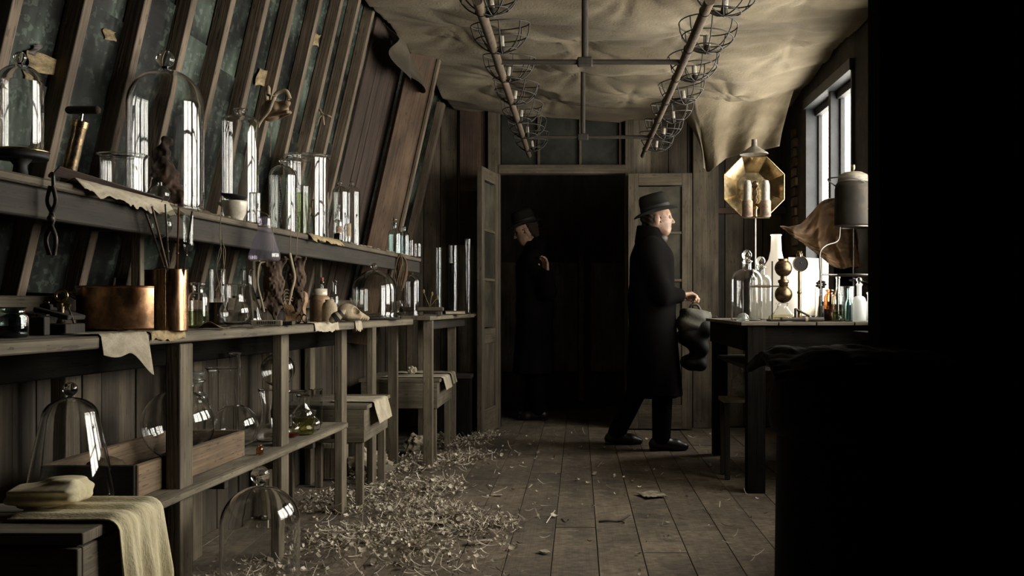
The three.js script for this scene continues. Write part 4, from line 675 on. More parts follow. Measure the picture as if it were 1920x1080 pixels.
// ---------------------------------------------------------------- on the long workbench
const HT = (ytop, s) => (570 - ytop) * s + (EYE - T1);
{
  let q = onTable(22, 0.12); vessel('squat_jar', 'jar', 'squat dark green glass jar at the near bench end', q.x, T1, q.d, [[0, 0.003], [0.034, 0.001], [0.038, 0.008], [0.038, 0.05], [0.03, 0.062], [0.03, 0.072], [0.034, 0.076]], M.glassTeal, { liquid: [0.03, M.darkLiquid] });
  q = onTable(102, 0.2);
  { const t = thing('ring_instrument', 'dark instrument with a brass ring on a sloping case, left of the copper pan', 'instrument'); put(t, q.x, T1, q.d);
    part('case', move(board(0.12, 0.03, 0.11), 0, 0.015, 0), M.darkWood, t); const c = part('sloping_lid', move(board(0.1, 0.014, 0.1), 0, 0.06, 0), M.darkWood, t); c.rotation.z = -0.25; part('pillar', lathe([[0, 0.03], [0.012, 0.03], [0.008, 0.045], [0.01, 0.085], [0, 0.09]], 18).translate(0.028, 0, 0.02), M.bronze, t); part('brass_ring', new THREE.TorusGeometry(0.0155, 0.0036, 10, 30).translate(0.03, 0.107, 0.02), M.brass, t); part('arm', rod(V(0.028, 0.085, 0.02), V(0.055, 0.08, 0.02), 0.005), M.brass, t);
    for (const dx of [-0.018, -0.008]) part('screw', ball(0.005, dx, 0.088, 0.02), M.steel, t); part('bridge', move(board(0.03, 0.02, 0.02), -0.012, 0.074, 0.02), M.black, t); part('strut', rod(V(0.07, 0.03, 0.03), V(0.045, 0.085, 0.02), 0.003), M.steel, t); }
  q = onTable(40, 0.22); { const t = thing('steel_blade', 'long pale blade lying flat behind the green jar', 'knife'); put(t, q.x + 0.02, T1, q.d); part('blade', move(board(0.09, 0.003, 0.018, 0.001), 0, 0.06, 0).rotateZ(-0.12), M.steel, t); part('block', move(board(0.1, 0.05, 0.03), 0, 0.025, 0), M.darkWood, t); }
  q = onTable(233, 0.27);
  { const t = thing('copper_pan', 'wide copper pan on the workbench', 'pan'); put(t, q.x, T1, q.d); const H = HT(537, q.s);
    part('pan_wall', lathe([[0, 0.002], [0.13, 0], [0.141, 0.008], [0.142, H - 0.008], [0.145, H - 0.004], [0.144, H], [0.139, H - 0.003], [0.137, 0.012], [0, 0.007]], 64), M.copper, t);
    for (const s of [-1, 1]) part('handle', tube([[s * 0.142, H * 0.72, 0.03], [s * 0.17, H * 0.82, 0.02], [s * 0.17, H * 0.82, -0.02], [s * 0.142, H * 0.72, -0.03]], 0.006, 16, 8), M.bronze, t);
    const st = one('stirring_rod', rod(V(0, 0, 0), V(0.03, 0.155, 0.03), 0.0028), M.steel, 'thin steel rod standing in the copper pan', 'rod'); put(st, q.x - 0.01, T1 + 0.012, q.d - 0.08); }
  q = onTable(302, 0.38);
  { const t = thing('copper_can', 'tarnished copper can behind the bright copper cylinder', 'can'); put(t, q.x, T1, q.d); const H = HT(507, q.s); part('can_wall', lathe([[0, 0.002], [0.055, 0], [0.057, 0.005], [0.057, H - 0.005], [0.059, H], [0.055, H - 0.003], [0.053, 0.01], [0, 0.006]], 40), M.copperDark, t); part('band', new THREE.TorusGeometry(0.058, 0.003, 8, 40).rotateX(Math.PI / 2).translate(0, H * 0.7, 0), M.copperDark, t);
  }
  q = onTable(321, 0.015);
  { const t = thing('copper_cylinder', 'tall bright copper cylinder in front of the copper pan', 'vessel'); put(t, q.x, T1, q.d); const H = HT(505, q.s); part('cylinder_wall', lathe([[0, 0.002], [0.047, 0], [0.049, 0.004], [0.0485, H - 0.004], [0.0505, H - 0.002], [0.0495, H], [0.0465, H - 0.002], [0.046, 0.01], [0, 0.006]], 56), M.copper, t); part('seam', move(board(0.006, H - 0.01, 0.002, 0.0005), 0, H / 2, 0.0487), M.copper, t);
    [[268, 384, 'leftmost'], [285, 387, 'second']].forEach(([px, py, w], i) => { const foot = V(q.x + 0.03 - 0.012 * i, T1 + 0.02, -q.d - 0.026 - 0.008 * i), tip = at(px, py, 2.965), r = one('cane_rod', rod(foot, tip, 0.0036, 0.0034, 8), M.handleWood, `${w} of the thin cane rods leaning out of the bright copper cylinder`, 'rod', 'rods standing in the copper cylinder'); part('knot', ball(0.005).translate(...tip.clone().lerp(foot, 0.5).toArray()), M.handleWood, r); });
    [[310, 383, M.steel, 'dark iron'], [335, 389, M.copperDark, 'reddish copper'], [360, 396, M.steel, 'pale steel']].forEach(([px, py, m, w]) => { const foot = V(q.x + (px - 335) * 0.0003, T1 + 0.02, -q.d - 0.034 + Math.abs(px - 335) * 0.0004), tip = at(px, py, px > 340 ? 3.03 : 3.0); const r = one('metal_rod', rod(foot, tip, 0.0032, 0.003, 8), m, `${w} rod standing in the bright copper cylinder`, 'rod', 'rods standing in the copper cylinder'); part('bend', ball(0.0045).translate(...foot.clone().lerp(tip, 0.62).toArray()), m, r); }); }
  q = onTable(371, 0.12); vessel('reagent_bottle', 'bottle', 'square-shouldered clear bottle right beside the copper cylinder', q.x, T1, q.d, pBottle(0.035, HT(530, q.s), 0.019, 0.035), M.glass, { liquid: [0.06, M.greenLiquid] });
  q = onTable(408, 0.31); vessel('tall_beaker', 'beaker', 'tall narrow beaker with dark liquid behind the string tangle', q.x, T1, q.d, pCyl(0.034, HT(505, q.s)), M.glass, { liquid: [0.09, M.darkLiquid] });
  q = onTable(440, 0.15); vessel('wide_flask', 'flask', 'wide-necked round flask under the dangling string', q.x, T1, q.d, pRound(0.056, HT(533, q.s), 0.036), M.glass);
  q = onTable(463, 0.3); vessel('cone_flask', 'flask', 'dim conical flask behind the wide-necked flask', q.x, T1, q.d, pCone(0.07, HT(505, q.s)), M.glassGrey);
  q = onTable(500, 0.05); { const t = thing('ruled_block', 'pale ruled wooden block lying on the workbench edge', 'block'); put(t, q.x, T1, q.d); part('block', move(board(0.115, 0.022, 0.035), 0, 0.011, 0), M.paperGrey, t); for (let i = 0; i < 9; i++) part('tick', move(new THREE.BoxGeometry(0.0015, 0.01, 0.0015), -0.03 + i * 0.008, 0.012, 0.018), M.black, t); t.rotation.y = 0.12; }
  q = onTable(531, 0.015); { const t = thing('black_case', 'flat black case with a violet end beside the ruled block', 'case'); put(t, q.x, T1, q.d); part('body', move(board(0.07, 0.016, 0.04), 0, 0.008, 0), M.black, t); part('violet_end', move(board(0.012, 0.018, 0.041), 0.036, 0.009, 0), M.leatherDark, t); }
  q = onTable(553, 0.15);
  { const t = thing('leather_pouch', 'brown leather pouch standing below the dead rats', 'pouch'); put(t, q.x, T1, q.d); const H = HT(547, q.s);
    part('pouch_body', meshField((x, y, z) => smax(Math.max(Math.abs(x) - lerp(0.036, 0.056, clamp(y / H, 0, 1)), Math.abs(z) - lerp(0.03, 0.02, clamp(y / H, 0, 1))), Math.max(-y, y - H - 0.006 * Math.sin(x * 60)), 0.014) + 0.0025 * Math.sin(y * 90 + x * 40), [-0.08, -0.02, -0.06], [0.08, H + 0.03, 0.06], 0.005), M.leather, t); part('stud', ball(0.006, 0.012, H * 0.35, 0.03), M.bone, t); }
  q = onTable(566, 0.045); { const t = thing('scissors', 'black iron scissors with loop handles leaning by the leather pouch', 'scissors'); put(t, q.x, T1, q.d); for (const s of [-1, 1]) { part('loop_handle', new THREE.TorusGeometry(0.014, 0.0032, 8, 22).scale(0.7, 1.3, 1).rotateZ(s * 0.25).translate(s * 0.012, 0.022, 0), M.iron, t); part('blade', rod(V(s * 0.006, 0.038, 0), V(-s * 0.004, 0.085, -0.01), 0.003, 0.001), M.iron, t); } }
  q = onTable(600, 0.16); { const t = thing('stoneware_jar', 'brown stoneware jar with a white cap beside the leather pouch', 'jar'); put(t, q.x, T1, q.d); const H = HT(553, q.s); part('jar_wall', lathe([[0, 0.002], [0.044, 0], [0.048, 0.008], [0.049, H * 0.72], [0.044, H * 0.9], [0.034, H * 0.96], [0.03, H]], 36), M.tanPot, t); part('cap', lathe([[0.03, H - 0.004], [0.034, H], [0.034, H + 0.028], [0, H + 0.03]], 28), M.porcelain, t); }
  q = onTable(618, 0.035); { const t = thing('pale_jar', 'pale tan jar next to the skull on the workbench', 'jar'); put(t, q.x, T1, q.d); part('jar_wall', lathe([[0, 0.002], [0.03, 0], [0.034, 0.008], [0.034, 0.07], [0.028, 0.088], [0.02, 0.094], [0.02, 0.104], [0, 0.105]], 32), M.bone, t); }
  q = onTable(604, 0.3); vessel('thin_bottle', 'bottle', 'thin dark bottle with a red cork behind the brown jar', q.x, T1, q.d, pBottle(0.022, HT(528, q.s), 0.009, 0.08), M.glassGrey, { stopper: 'cork', cork: M.redWax, liquid: [0.1, M.darkLiquid] });
  q = onTable(627, 0.25); vessel('thin_bottle', 'bottle', 'thin clear bottle with a flared lip behind the skull', q.x, T1, q.d, pBottle(0.024, HT(526, q.s), 0.012, 0.07), M.glassGrey);
  q = onTable(650, 0.03);
  { const t = thing('animal_skull', 'bleached animal skull lying on torn paper on the workbench', 'skull'); put(t, q.x, T1 + 0.004, q.d); t.rotation.y = 0.5; const sk = part('skull', skullField(), M.bone, t); sk.position.y = 0.043; sk.scale.setScalar(0.95); const tg = []; for (let i = 0; i < 5; i++) tg.push(new THREE.ConeGeometry(0.004, 0.018, 6).rotateX(Math.PI).translate(0.05 + i * 0.011, 0.005, 0.02 - i * 0.002)); part('teeth', join(tg), M.bone, t); }
  q = onTable(626, -0.012); { const t = thing('horn_shell', 'striped black and yellow horn shell beside the skull', 'shell'); put(t, q.x + 0.02, T1 + 0.02, q.d - 0.06); const s = part('shell_body', lathe([[0.002, -0.03], [0.012, -0.025], [0.02, -0.005], [0.021, 0.012], [0.014, 0.04], [0.004, 0.058], [0, 0.06]], 20), M.label, t); s.rotation.z = -0.9; s.rotation.y = 0.3; s.position.y = 0.004; const b = part('dark_band', lathe([[0.0205, -0.008], [0.0222, 0.004], [0.0215, 0.012]], 20), M.black, t); b.rotation.copy(s.rotation); b.position.copy(s.position); const b2 = part('dark_band', lathe([[0.0182, 0.024], [0.0148, 0.038]], 20), M.black, t); b2.rotation.copy(s.rotation); b2.position.copy(s.position); }
  const tornPaper = (px0, px1, drop, label, mat, shape = (u) => 0.6 + 0.6 * n2(u * 9, px0)) => { const a = onTable(px0, 0), b = onTable(px1, 0); const g = sheet(24, 16, (u, v) => { const d = lerp(a.d, b.d, u), x = edgeTable(d) - 0.1 + (1 - v) * (0.1 + drop * shape(u)), over = x - edgeTable(d) - 0.004; return over > 0 ? [edgeTable(d) + 0.004 + over * 0.15, T1 + 0.003 - over, -d] : [x, T1 + 0.003 + 0.004 * n2(u * 8, v * 8), -d]; }); return one('torn_paper', thick(g, 0.0015), mat, label, 'paper'); };
  tornPaper(588, 632, 0.045, 'torn pale paper hanging over the bench edge under the jars', M.paper);
  tornPaper(664, 676, 0.05, 'small pale tongue of paper over the bench edge right of the skull', M.paper);
  tornPaper(186, 274, 0.115, 'grey cloth rag hanging over the bench edge below the copper pan', M.linen, (u) => 0.5 + 0.08 * Math.sin(u * 6) + 0.62 * sstep(u, 0.5, 1.0));
  tornPaper(280, 344, 0.03, 'brown paper corner over the bench edge below the copper cylinder', M.paperTan);
  q = onTable(400, 0.03); { const g = sheet(16, 10, (u, v) => [q.x + (u - 0.5) * 0.1, T1 + 0.004 + 0.022 * Math.pow(Math.sin(u * 3.1), 2) * v, -q.d + (v - 0.5) * 0.06 + 0.02 * u]); one('dead_leaf', thick(g, 0.0015), M.paperTan, 'curled brown leaf lying right of the copper cylinder', 'leaf'); }
  q = onTable(455, 0.03); one('loose_papers', thick(sheet(14, 10, (u, v) => [q.x + (u - 0.5) * 0.13, T1 + 0.003 + 0.006 * n2(u * 6, v * 6), -q.d + (v - 0.5) * 0.07]), 0.001), M.paperGrey, 'flat grey papers lying under the dangling string', 'paper');
  q = onTable(702, 0.1);
  { const t = thing('jar_plate', 'dark round plate under the wide bell jar at the bench end', 'plate'); put(t, q.x, T1, q.d); part('disc', lathe([[0, 0], [0.132, 0], [0.137, 0.006], [0.132, 0.013], [0, 0.014]], 44), M.darkWood, t); }
  bellJar('wide low bell jar on a dark plate at the far bench end', q.x, T1 + 0.014, q.d, 0.117, HT(507, q.s) - 0.014, { knob: 0.018, dome: 0.1, mat: M.glassGrey });
  q = onTable(660, 0.36); vessel('small_flask', 'flask', 'small dim flask between the thin bottle and the wide bell jar', q.x, T1, q.d, pCone(0.04, 0.12), M.glassGrey);
}
// ---------------------------------------------------------------- on the far bench
{
  const HF = (ytop, d) => (570 - ytop) * d / FOCAL + (EYE - T2);
  const put2 = (px, d) => (px - VPX) * d / FOCAL;
  bellJar('smoky domed jar with a tall neck on the far narrow bench', put2(773, 6.45), T2, 6.45, 0.05, HF(516, 6.45), { knob: 0.008, mat: M.glassGrey, name: 'domed_jar' });
  vessel('small_flask', 'flask', 'little round flask in front of the smoky domed jar', put2(752, 6.58) , T2, 6.58, pRound(0.032, 0.1, 0.012), M.glass);
  vessel('measuring_cylinder', 'cylinder', 'empty slim measuring cylinder nearest on the far bench', put2(822, 7.15), T2, 7.15, pCyl(0.024, HF(464, 7.15), 1.5), M.glassGrey, { group: 'measuring cylinders on the far bench' });
  vessel('measuring_cylinder', 'cylinder', 'measuring cylinder three quarters full of black liquid', put2(850, 7.35), T2, 7.35, pCyl(0.034, HF(460, 7.35), 1.3), M.glassGrey, { group: 'measuring cylinders on the far bench', liquid: [HF(494, 7.35), M.darkLiquid] });
  vessel('measuring_cylinder', 'cylinder', 'tallest measuring cylinder, next to the open door leaf', put2(877, 7.58), T2, 7.58, pCyl(0.024, HF(448, 7.58), 1.4), M.glassGrey, { group: 'measuring cylinders on the far bench' });
  const t = thing('plank_slab', 'thick worn wooden slab lying on the far bench', 'slab', [put2(795, 6.5), T2 + 0.001, -6.5], 0.1); part('slab', move(board(0.25, 0.026, 0.14, 0.008), 0, 0.04, 0), M.frameWood, t); for (const s of [-1, 1]) part('cleat', move(board(0.03, 0.026, 0.12), 0.04 + s * 0.06, 0.013, 0), M.frameWood, t);
  const b = thing('flat_books', 'closed thin book at the far end of the narrow bench', 'book', [put2(856, 7.1), T2 + 0.001, -7.0], 0.2); part('cover', move(board(0.14, 0.005, 0.11, 0.002), 0, 0.0025, 0), M.leatherDark, b); part('cover', move(board(0.14, 0.005, 0.11, 0.002), 0, 0.0245, 0), M.leatherDark, b); part('pages', move(board(0.132, 0.017, 0.104, 0.001), 0, 0.0135, 0), M.paper, b);
  const st = thing('dry_stalks', 'dry seed stalks lying up from the worn slab on the far bench', 'plant', [put2(806, 6.52), T2 + 0.055, -6.52]); for (const [a, h] of [[-0.04, 0.1], [0.014, 0.085], [0.05, 0.06]]) { part('stalk', tube([[0, 0, 0], [a * 0.5, h * 0.5, 0.01], [a, h, 0]], 0.002, 10, 5), M.stalk, st); part('seed_head', ball(0.008, a, h, 0, 1.8, 10), M.stalk, st); }
}
// ---------------------------------------------------------------- low shelf
const HL = (ytop, s) => (570 - ytop) * s + (EYE - LOW);
{
  bellJar('large flared bell jar on the low shelf behind the cream cloth', -1.44, LOW, 2.87, 0.12, 0.315, { flare: true, knob: 0.02, dome: 0.055 });
  { const x = (168 - VPX) * 3.02 / FOCAL; const t = thing('wooden_bowl', 'upturned tan wooden bowl behind the flared bell jar', 'bowl', [-1.465, LOW + 0.016, -3.14]); part('bowl_wall', lathe([[0.075, 0], [0.078, 0.006], [0.072, 0.04], [0.05, 0.075], [0.02, 0.09], [0, 0.092]], 36), M.tray, t); }
  { const d = 3.68, x = -1.435, t = thing('glass_globe', 'big clear glass globe flask lying in the wooden tray', 'flask', [x - 0.02, LOW + 0.016, -d]); part('globe_wall', lathe([...Array.from({ length: 33 }, (_, i) => { const a = -Math.PI / 2 + i / 32 * Math.PI; return [0.128 * Math.cos(a), 0.128 + 0.128 * Math.sin(a)]; }), ...Array.from({ length: 33 }, (_, i) => { const a = Math.PI / 2 - i / 32 * Math.PI; return [0.125 * Math.cos(a), 0.128 + 0.125 * Math.sin(a)]; })], 48), M.shellGlass, t); const n = part('neck', lathe([[0.022, 0], [0.02, 0.03], [0.022, 0.06], [0.028, 0.068]], 22), M.glass, t); n.position.set(0.085, 0.075, 0.08); n.rotation.set(0.95, 0, -0.95); part('stopper', ball(0.024, 0.13, 0.055, 0.118), M.glassDust, t); }
  let q = onLow(437, 0.2); vessel('long_neck_flask', 'flask', 'large round flask with a long straight neck behind the tray', q.x, LOW, q.d + 0.02, pRound(0.092, HL(652, q.s) - 0.02, 0.022), M.glass);
  q = onLow(383, 0.31); vessel('frosted_bottle', 'bottle', 'clear bottle with a frosted stopper behind the globe flask', -1.51, LOW, 4.0, pBottle(0.045, 0.28, 0.026, 0.05), M.glass, { stopper: 'disc' });
  vessel('wide_beaker', 'beaker', 'wide beaker with a flared lip at the back of the low shelf', -1.5, LOW, 4.28, [[0, 0.004], [0.055, 0.001], [0.06, 0.01], [0.062, 0.29], [0.07, 0.305], [0.075, 0.31]], M.glass);
  q = onLow(503, 0.145); vessel('cone_flask', 'flask', 'tall narrow conical flask next to the tray end', q.x, LOW, q.d, [[0, 0.003], [0.045, 0.001], [0.05, 0.01], [0.03, 0.09], [0.026, 0.13], [0.04, 0.21], [0.043, HL(730, q.s)]], M.glass);
  q = onLow(487, 0.04); vessel('ink_bottle', 'bottle', 'tiny amber bottle at the corner of the wooden tray', q.x, LOW, q.d, pBottle(0.014, 0.04, 0.007), M.glassAmber);
  { const d = 4.36, x = (521 - VPX) * d / FOCAL, t = thing('hung_round_flask', 'round flask hanging by its neck beneath the workbench', 'flask', [x, 0.7, -d]); part('glass_wall', lathe([...pRound(0.072, 0.215, 0.02), ...pRound(0.0695, 0.2148, 0.0178).reverse().map(([r, y]) => [r, y < 0.01 ? y + 0.0025 : y])], 38), M.shellGlass, t); part('neck_wire', tube([[0.02, 0.18, 0], [0.026, 0.215, 0], [0.01, 0.232, 0]], 0.002, 8, 5), M.wire, t); }
  q = onLow(568, 0.07); vessel('yellow_flask', 'flask', 'stout flask half full of yellow liquid on the low shelf', q.x, LOW, q.d, [[0, 0.003], [0.044, 0.001], [0.048, 0.01], [0.048, 0.085], [0.04, 0.105], [0.024, 0.125], [0.024, HL(745, q.s)], [0.032, HL(741, q.s)]], M.glass, { liquid: [0.075, M.yellowLiquid] });
  q = onLow(587, 0.05); vessel('bulb_flask', 'flask', 'small silvery round flask right of the yellow one', q.x, LOW, q.d, pRound(0.036, 0.1, 0.012), M.glass);
  q = onLow(548, 0.085); vessel('bulb_flask', 'flask', 'small round flask with red drops behind the second leg', q.x, LOW, q.d, pRound(0.034, 0.1, 0.011), M.glass, { liquid: [0.02, M.redLiquid] });
  vessel('grey_beaker', 'beaker', 'straight grey beaker last on the low shelf', (592 - VPX) * 4.88 / FOCAL, LOW, 4.88, pCyl(0.032, 0.17), M.glassGrey);
  vessel('wide_beaker', 'beaker', 'flared beaker behind the yellow flask', (552 - VPX) * 4.78 / FOCAL, LOW, 4.78, [[0, 0.004], [0.045, 0.001], [0.05, 0.01], [0.05, 0.16], [0.058, 0.17]], M.glassGrey);
}
// ---------------------------------------------------------------- low chest, low table and floor litter under the benches
function crumple(name, x, y, d, r, label, mat, s) { const g = new THREE.IcosahedronGeometry(r, 4), p = g.attributes.position; for (let i = 0; i < p.count; i++) { const v = V(p.getX(i), p.getY(i), p.getZ(i)), k = 0.55 + 0.75 * Math.abs(n2(v.x / r * 2.2 + s, v.y / r * 2.2 + v.z / r * 1.7 + s, s) - 0.5) * 2 + 0.25 * n2(v.z / r * 4, v.x / r * 4, s + 3); p.setXYZ(i, v.x * k, Math.max(v.y * k * 0.75, -r * 0.5), v.z * k); } g.computeVertexNormals(); const m = one(name, g, mat, label, 'paper'); m.position.set(x, y + r * 0.5, -d); return m; }
{
  const flat = (x, y, d, w, l, turn, label, mat, name = 'paper_sheet') => { const g = sheet(14, 14, (u, v) => [(u - 0.5) * w, 0.003 + 0.012 * n2(u * 5 + x * 9, v * 5 + d), (v - 0.5) * l]); const m = one(name, thick(g, 0.0015), mat, label, 'paper'); m.position.set(x, y, -d); m.rotation.y = turn; return m; };
  const over = (x0, x1, y, d, l, drop, label, mat) => one('hanging_paper', thick(sheet(24, 12, (u, v) => { const x = x0 + u * (x1 - x0 + drop), o = Math.max(0, x - x1); return [Math.min(x, x1) + o * 0.25, y + 0.004 - o * 0.95 + 0.006 * n2(u * 7, v * 7), -d + (v - 0.5) * l * (1 - 0.1 * Math.sin(u * 6))]; }), 0.0015), mat, label, 'paper');
  over(-1.3, -1.075, 0.53, 5.5, 0.34, 0.12, 'pale ribbed paper hanging over the low chest edge', M.paper);
  over(-1.3, -0.895, 0.56, 6.85, 0.3, 0.09, 'pinkish paper draped over the near edge of the low table', M.paper);
  over(-1.25, -0.895, 0.56, 7.2, 0.2, 0.08, 'second paper draped over the far edge of the low table', M.paperGrey);
  flat(-1.16, 0.572, 7.0, 0.2, 0.14, 0.4, 'crinkled paper lying flat on the low table', M.paper);
  crumple('crumpled_paper', -1.12, 0.585, 6.8, 0.04, 'small crumpled paper ball on the low table', M.paper, 2);
  crumple('crumpled_paper', -1.27, 0.005, 6.2, 0.13, 'large crumpled grey paper on the floor behind the third leg', M.paperGrey, 5);
  crumple('crumpled_paper', (786 - VPX) * 7.05 / FOCAL, 0.005, 7.05, 0.12, 'crumpled paper bag on the floor under the low table', M.paperGrey, 8);
  crumple('crumpled_paper', (826 - VPX) * 7.62 / FOCAL, 0.005, 7.62, 0.07, 'small crumpled scrap between the far bench legs', M.paperGrey, 11);
  flat((712 - VPX) * 6.45 / FOCAL, 0.006, 6.45, 0.2, 0.16, 0.3, 'flat grey sheet on the floor beneath the low table', M.paperGrey);
  const x = -1.5, t = thing('slatted_box', 'pale slatted box on the floor under the low chest end', 'box', [x, 0.001, -6.13]); for (let i = 0; i < 5; i++) { part('slat', move(board(0.032, 0.19, 0.012), -0.07 + i * 0.035, 0.097, 0.09), M.palePaint, t); part('slat', move(board(0.032, 0.19, 0.012), -0.07 + i * 0.035, 0.097, -0.09), M.palePaint, t); } for (const s of [-1, 1]) part('side', move(board(0.012, 0.19, 0.166), s * 0.082, 0.097, 0), M.palePaint, t); part('base', move(board(0.15, 0.012, 0.166), 0, 0.008, 0), M.palePaint, t);
  const fx = (x, y, z, w, h, d, label) => { const b = thing('dark_chest', label, 'chest', [x, 0.001, -z]); part('body', move(board(w, h - 0.03, d), 0, (h - 0.03) / 2, 0), M.blackWood, b); part('lid', move(board(w + 0.02, 0.028, d + 0.02), 0, h - 0.014, 0), M.darkWood, b); };
  fx(-1.0, 0, 8.0, 0.32, 0.5, 0.36, 'dark wooden chest in the corner behind the far bench');
  const bx = onLow(488, -0.12); bellJar('clear bell jar standing on the littered floor before the bench', (488 - VPX) * 3.3 / FOCAL, 0.002, 3.3, 0.126, 0.455, { knob: 0.03, dome: 0.12 });
}

// ---------------------------------------------------------------- right-hand table
const HR = (ytop, d) => (570 - ytop) * d / FOCAL + (EYE - RT);
const XR = (px, d) => (px - VPX) * d / FOCAL;
{
  vessel('apothecary_bottle', 'bottle', 'large clear bottle with a round glass stopper at the table corner', XR(1400, 6.06), RT, 6.06, pBottle(0.093, HR(489, 6.06), 0.026, 0.05), M.glass, { stopper: 'ball' });
  vessel('apothecary_bottle', 'bottle', 'hazy stoppered bottle half hidden behind the large corner bottle', XR(1426, 6.4), RT, 6.4, pBottle(0.07, HR(500, 6.4), 0.026, 0.05), M.glassDust, { stopper: 'ball' });
  { const d = 5.82, t = thing('paperweight', 'small domed glass weight in front of the large corner bottle', 'paperweight', [XR(1383, d) + 0.03, RT + 0.001, -d]); part('glass_dome', lathe([[0, 0.001], [0.034, 0.001], [0.036, 0.012], [0.03, 0.034], [0.014, 0.046], [0, 0.048]], 28), M.glassDust, t); part('base_ring', new THREE.TorusGeometry(0.035, 0.003, 8, 28).rotateX(Math.PI / 2).translate(0, 0.004, 0), M.glass, t); }
  { const d = 6.66, H = HR(440, d); vessel('milk_glass_carboy', 'flask', 'tall white milk-glass flask with a long neck near the lamp', XR(1455, d), RT, d, [[0, 0.004], [0.15, 0.001], [0.165, 0.012], [0.162, 0.16], [0.14, 0.25], [0.09, 0.33], [0.05, 0.39], [0.036, 0.45], [0.032, H - 0.012], [0.038, H - 0.004], [0.036, H]], M.milk); }
  // plain white screen put in for the bright background behind the glassware
  { const t = thing('stand_in_screen', 'plain white screen put in for the bright background behind the brass column', 'screen'); const a = V(XR(1478, 7.0), RT + 0.002, -7.0), w = 0.3, h = 0.42; t.position.copy(a); t.rotation.y = 0.55; part('paper_sheet', move(board(w, h, 0.006, 0.001), w / 2, h / 2, 0), M.porcelain, t); part('stay', move(board(0.02, h * 0.8, 0.02), w / 2, h * 0.4, -0.013), M.darkWood, t); part('foot', move(board(0.2, 0.016, 0.1), w / 2, 0.008, -0.03), M.darkWood, t); }
  // two brass spheres in a clamp stand
  { const d = 5.84, s = d / FOCAL, t = thing('double_sphere', 'two stacked bronze spheres held in a clamp stand', 'apparatus', [XR(1469, d), RT + 0.001, -d]), y1 = HR(503, d), y2 = HR(552, d), r = 16.5 * s;
    part('upper_sphere', lathe([...Array.from({ length: 18 }, (_, i) => { const a = -1.35 + i / 17 * 2.35; return [r * Math.cos(a), y1 + r * Math.sin(a)]; }), [r * 0.62, y1 + r * 1.06], [r * 0.5, y1 + r * 0.9]], 36), M.bronze, t); part('lower_sphere', ball(r, 0, y2, 0, 1, 34), M.bronze, t);
    part('coupling', lathe([[r * 0.3, y2 + r * 0.8], [r * 0.5, y2 + r * 0.95], [r * 0.5, y2 + r * 1.25], [r * 0.62, y2 + r * 1.3], [r * 0.62, y2 + r * 1.6], [r * 0.35, y2 + r * 1.7], [r * 0.35, y1 - r * 0.85]], 28), M.bronze, t);
    const rx = XR(1448, d) - XR(1469, d); part('stand_rod', rod(V(rx, 0, 0), V(rx, HR(490, d), 0), 0.0045), M.iron, t); const ar = part('clamp_arm', rod(V(rx - 0.01, HR(537, d), 0), V(-r * 0.5, HR(537, d), 0), 0.004), M.iron, t); part('wooden_handle', lathe([[0.002, 0], [0.008, 0.005], [0.0085, 0.07], [0.006, 0.11], [0.002, 0.118]], 16).rotateZ(Math.PI / 2).translate(rx - 0.006, HR(537, d), 0), M.handleWood, ar); part('foot', move(board(0.1, 0.012, 0.12), rx + 0.03, 0.006, -0.02), M.iron, t); }
  vessel('squat_flask', 'flask', 'squat conical flask of pale liquid below the bronze spheres', XR(1467, 6.06), RT, 6.06, pCone(0.084, 0.105, 0.03), M.glass, { liquid: [0.035, M.straw] });
  { const d = 6.12, t = thing('brass_column', 'brass column carrying a round black dial', 'instrument', [XR(1499, d), RT + 0.001, -d]), y = HR(495, d); part('column', lathe([[0, 0], [0.035, 0], [0.035, 0.008], [0.014, 0.016], [0.012, 0.05], [0.016, 0.056], [0.01, 0.064], [0.011, 0.16], [0.015, 0.166], [0.015, 0.172], [0.01, 0.178], [0.01, y - 0.045], [0.018, y - 0.04]], 24), M.brass, t); const dl = part('dial', new THREE.CylinderGeometry(0.044, 0.044, 0.022, 34).rotateX(Math.PI / 2).translate(0.004, y, 0), M.black, t); part('bezel', new THREE.TorusGeometry(0.0445, 0.004, 8, 36).translate(0.004, y, 0.011), M.bronze, dl); part('pin', ball(0.004, 0.006, y + 0.006, 0.014), M.brass, dl); part('finial', lathe([[0.018, y + 0.042], [0.018, y + 0.062], [0.012, y + 0.064], [0.014, y + 0.078], [0, y + 0.08]], 18), M.brass, t); }
  { const d = 5.72, t = thing('lever_clamp', 'small black lever clamp lying before the brass column', 'clamp', [XR(1508, d), RT + 0.001, -d]); part('upright', move(board(0.012, 0.075, 0.02), -0.05, 0.0375, 0), M.iron, t); part('lever', rod(V(-0.05, 0.072, 0), V(0.03, 0.03, 0), 0.006), M.iron, t); part('hook', tube([[0.03, 0.03, 0], [0.045, 0.018, 0], [0.05, 0.006, 0], [0.03, 0.004, 0]], 0.004, 12, 6), M.steel, t); part('foot', move(board(0.13, 0.008, 0.04), 0, 0.004, 0), M.iron, t); }
  { const d = 5.635, t = thing('wooden_mallet', 'dark turned wooden tool lying along the table front', 'tool', [XR(1502, d), RT + 0.015, -d]); part('shaft', lathe([[0.002, -0.13], [0.012, -0.125], [0.014, -0.02], [0.01, 0.0], [0.009, 0.1], [0.012, 0.11], [0.002, 0.115]], 18).rotateZ(Math.PI / 2), M.leatherDark, t); part('ferrule', new THREE.CylinderGeometry(0.0145, 0.0145, 0.014, 18).rotateZ(Math.PI / 2).translate(0.03, 0, 0), M.bone, t); }
  vessel('measuring_glass', 'cylinder', 'footed measuring glass holding a dark sprig on the right table', XR(1535, 5.98), RT, 5.98, pCyl(0.022, HR(541, 5.98), 1.35), M.glass);
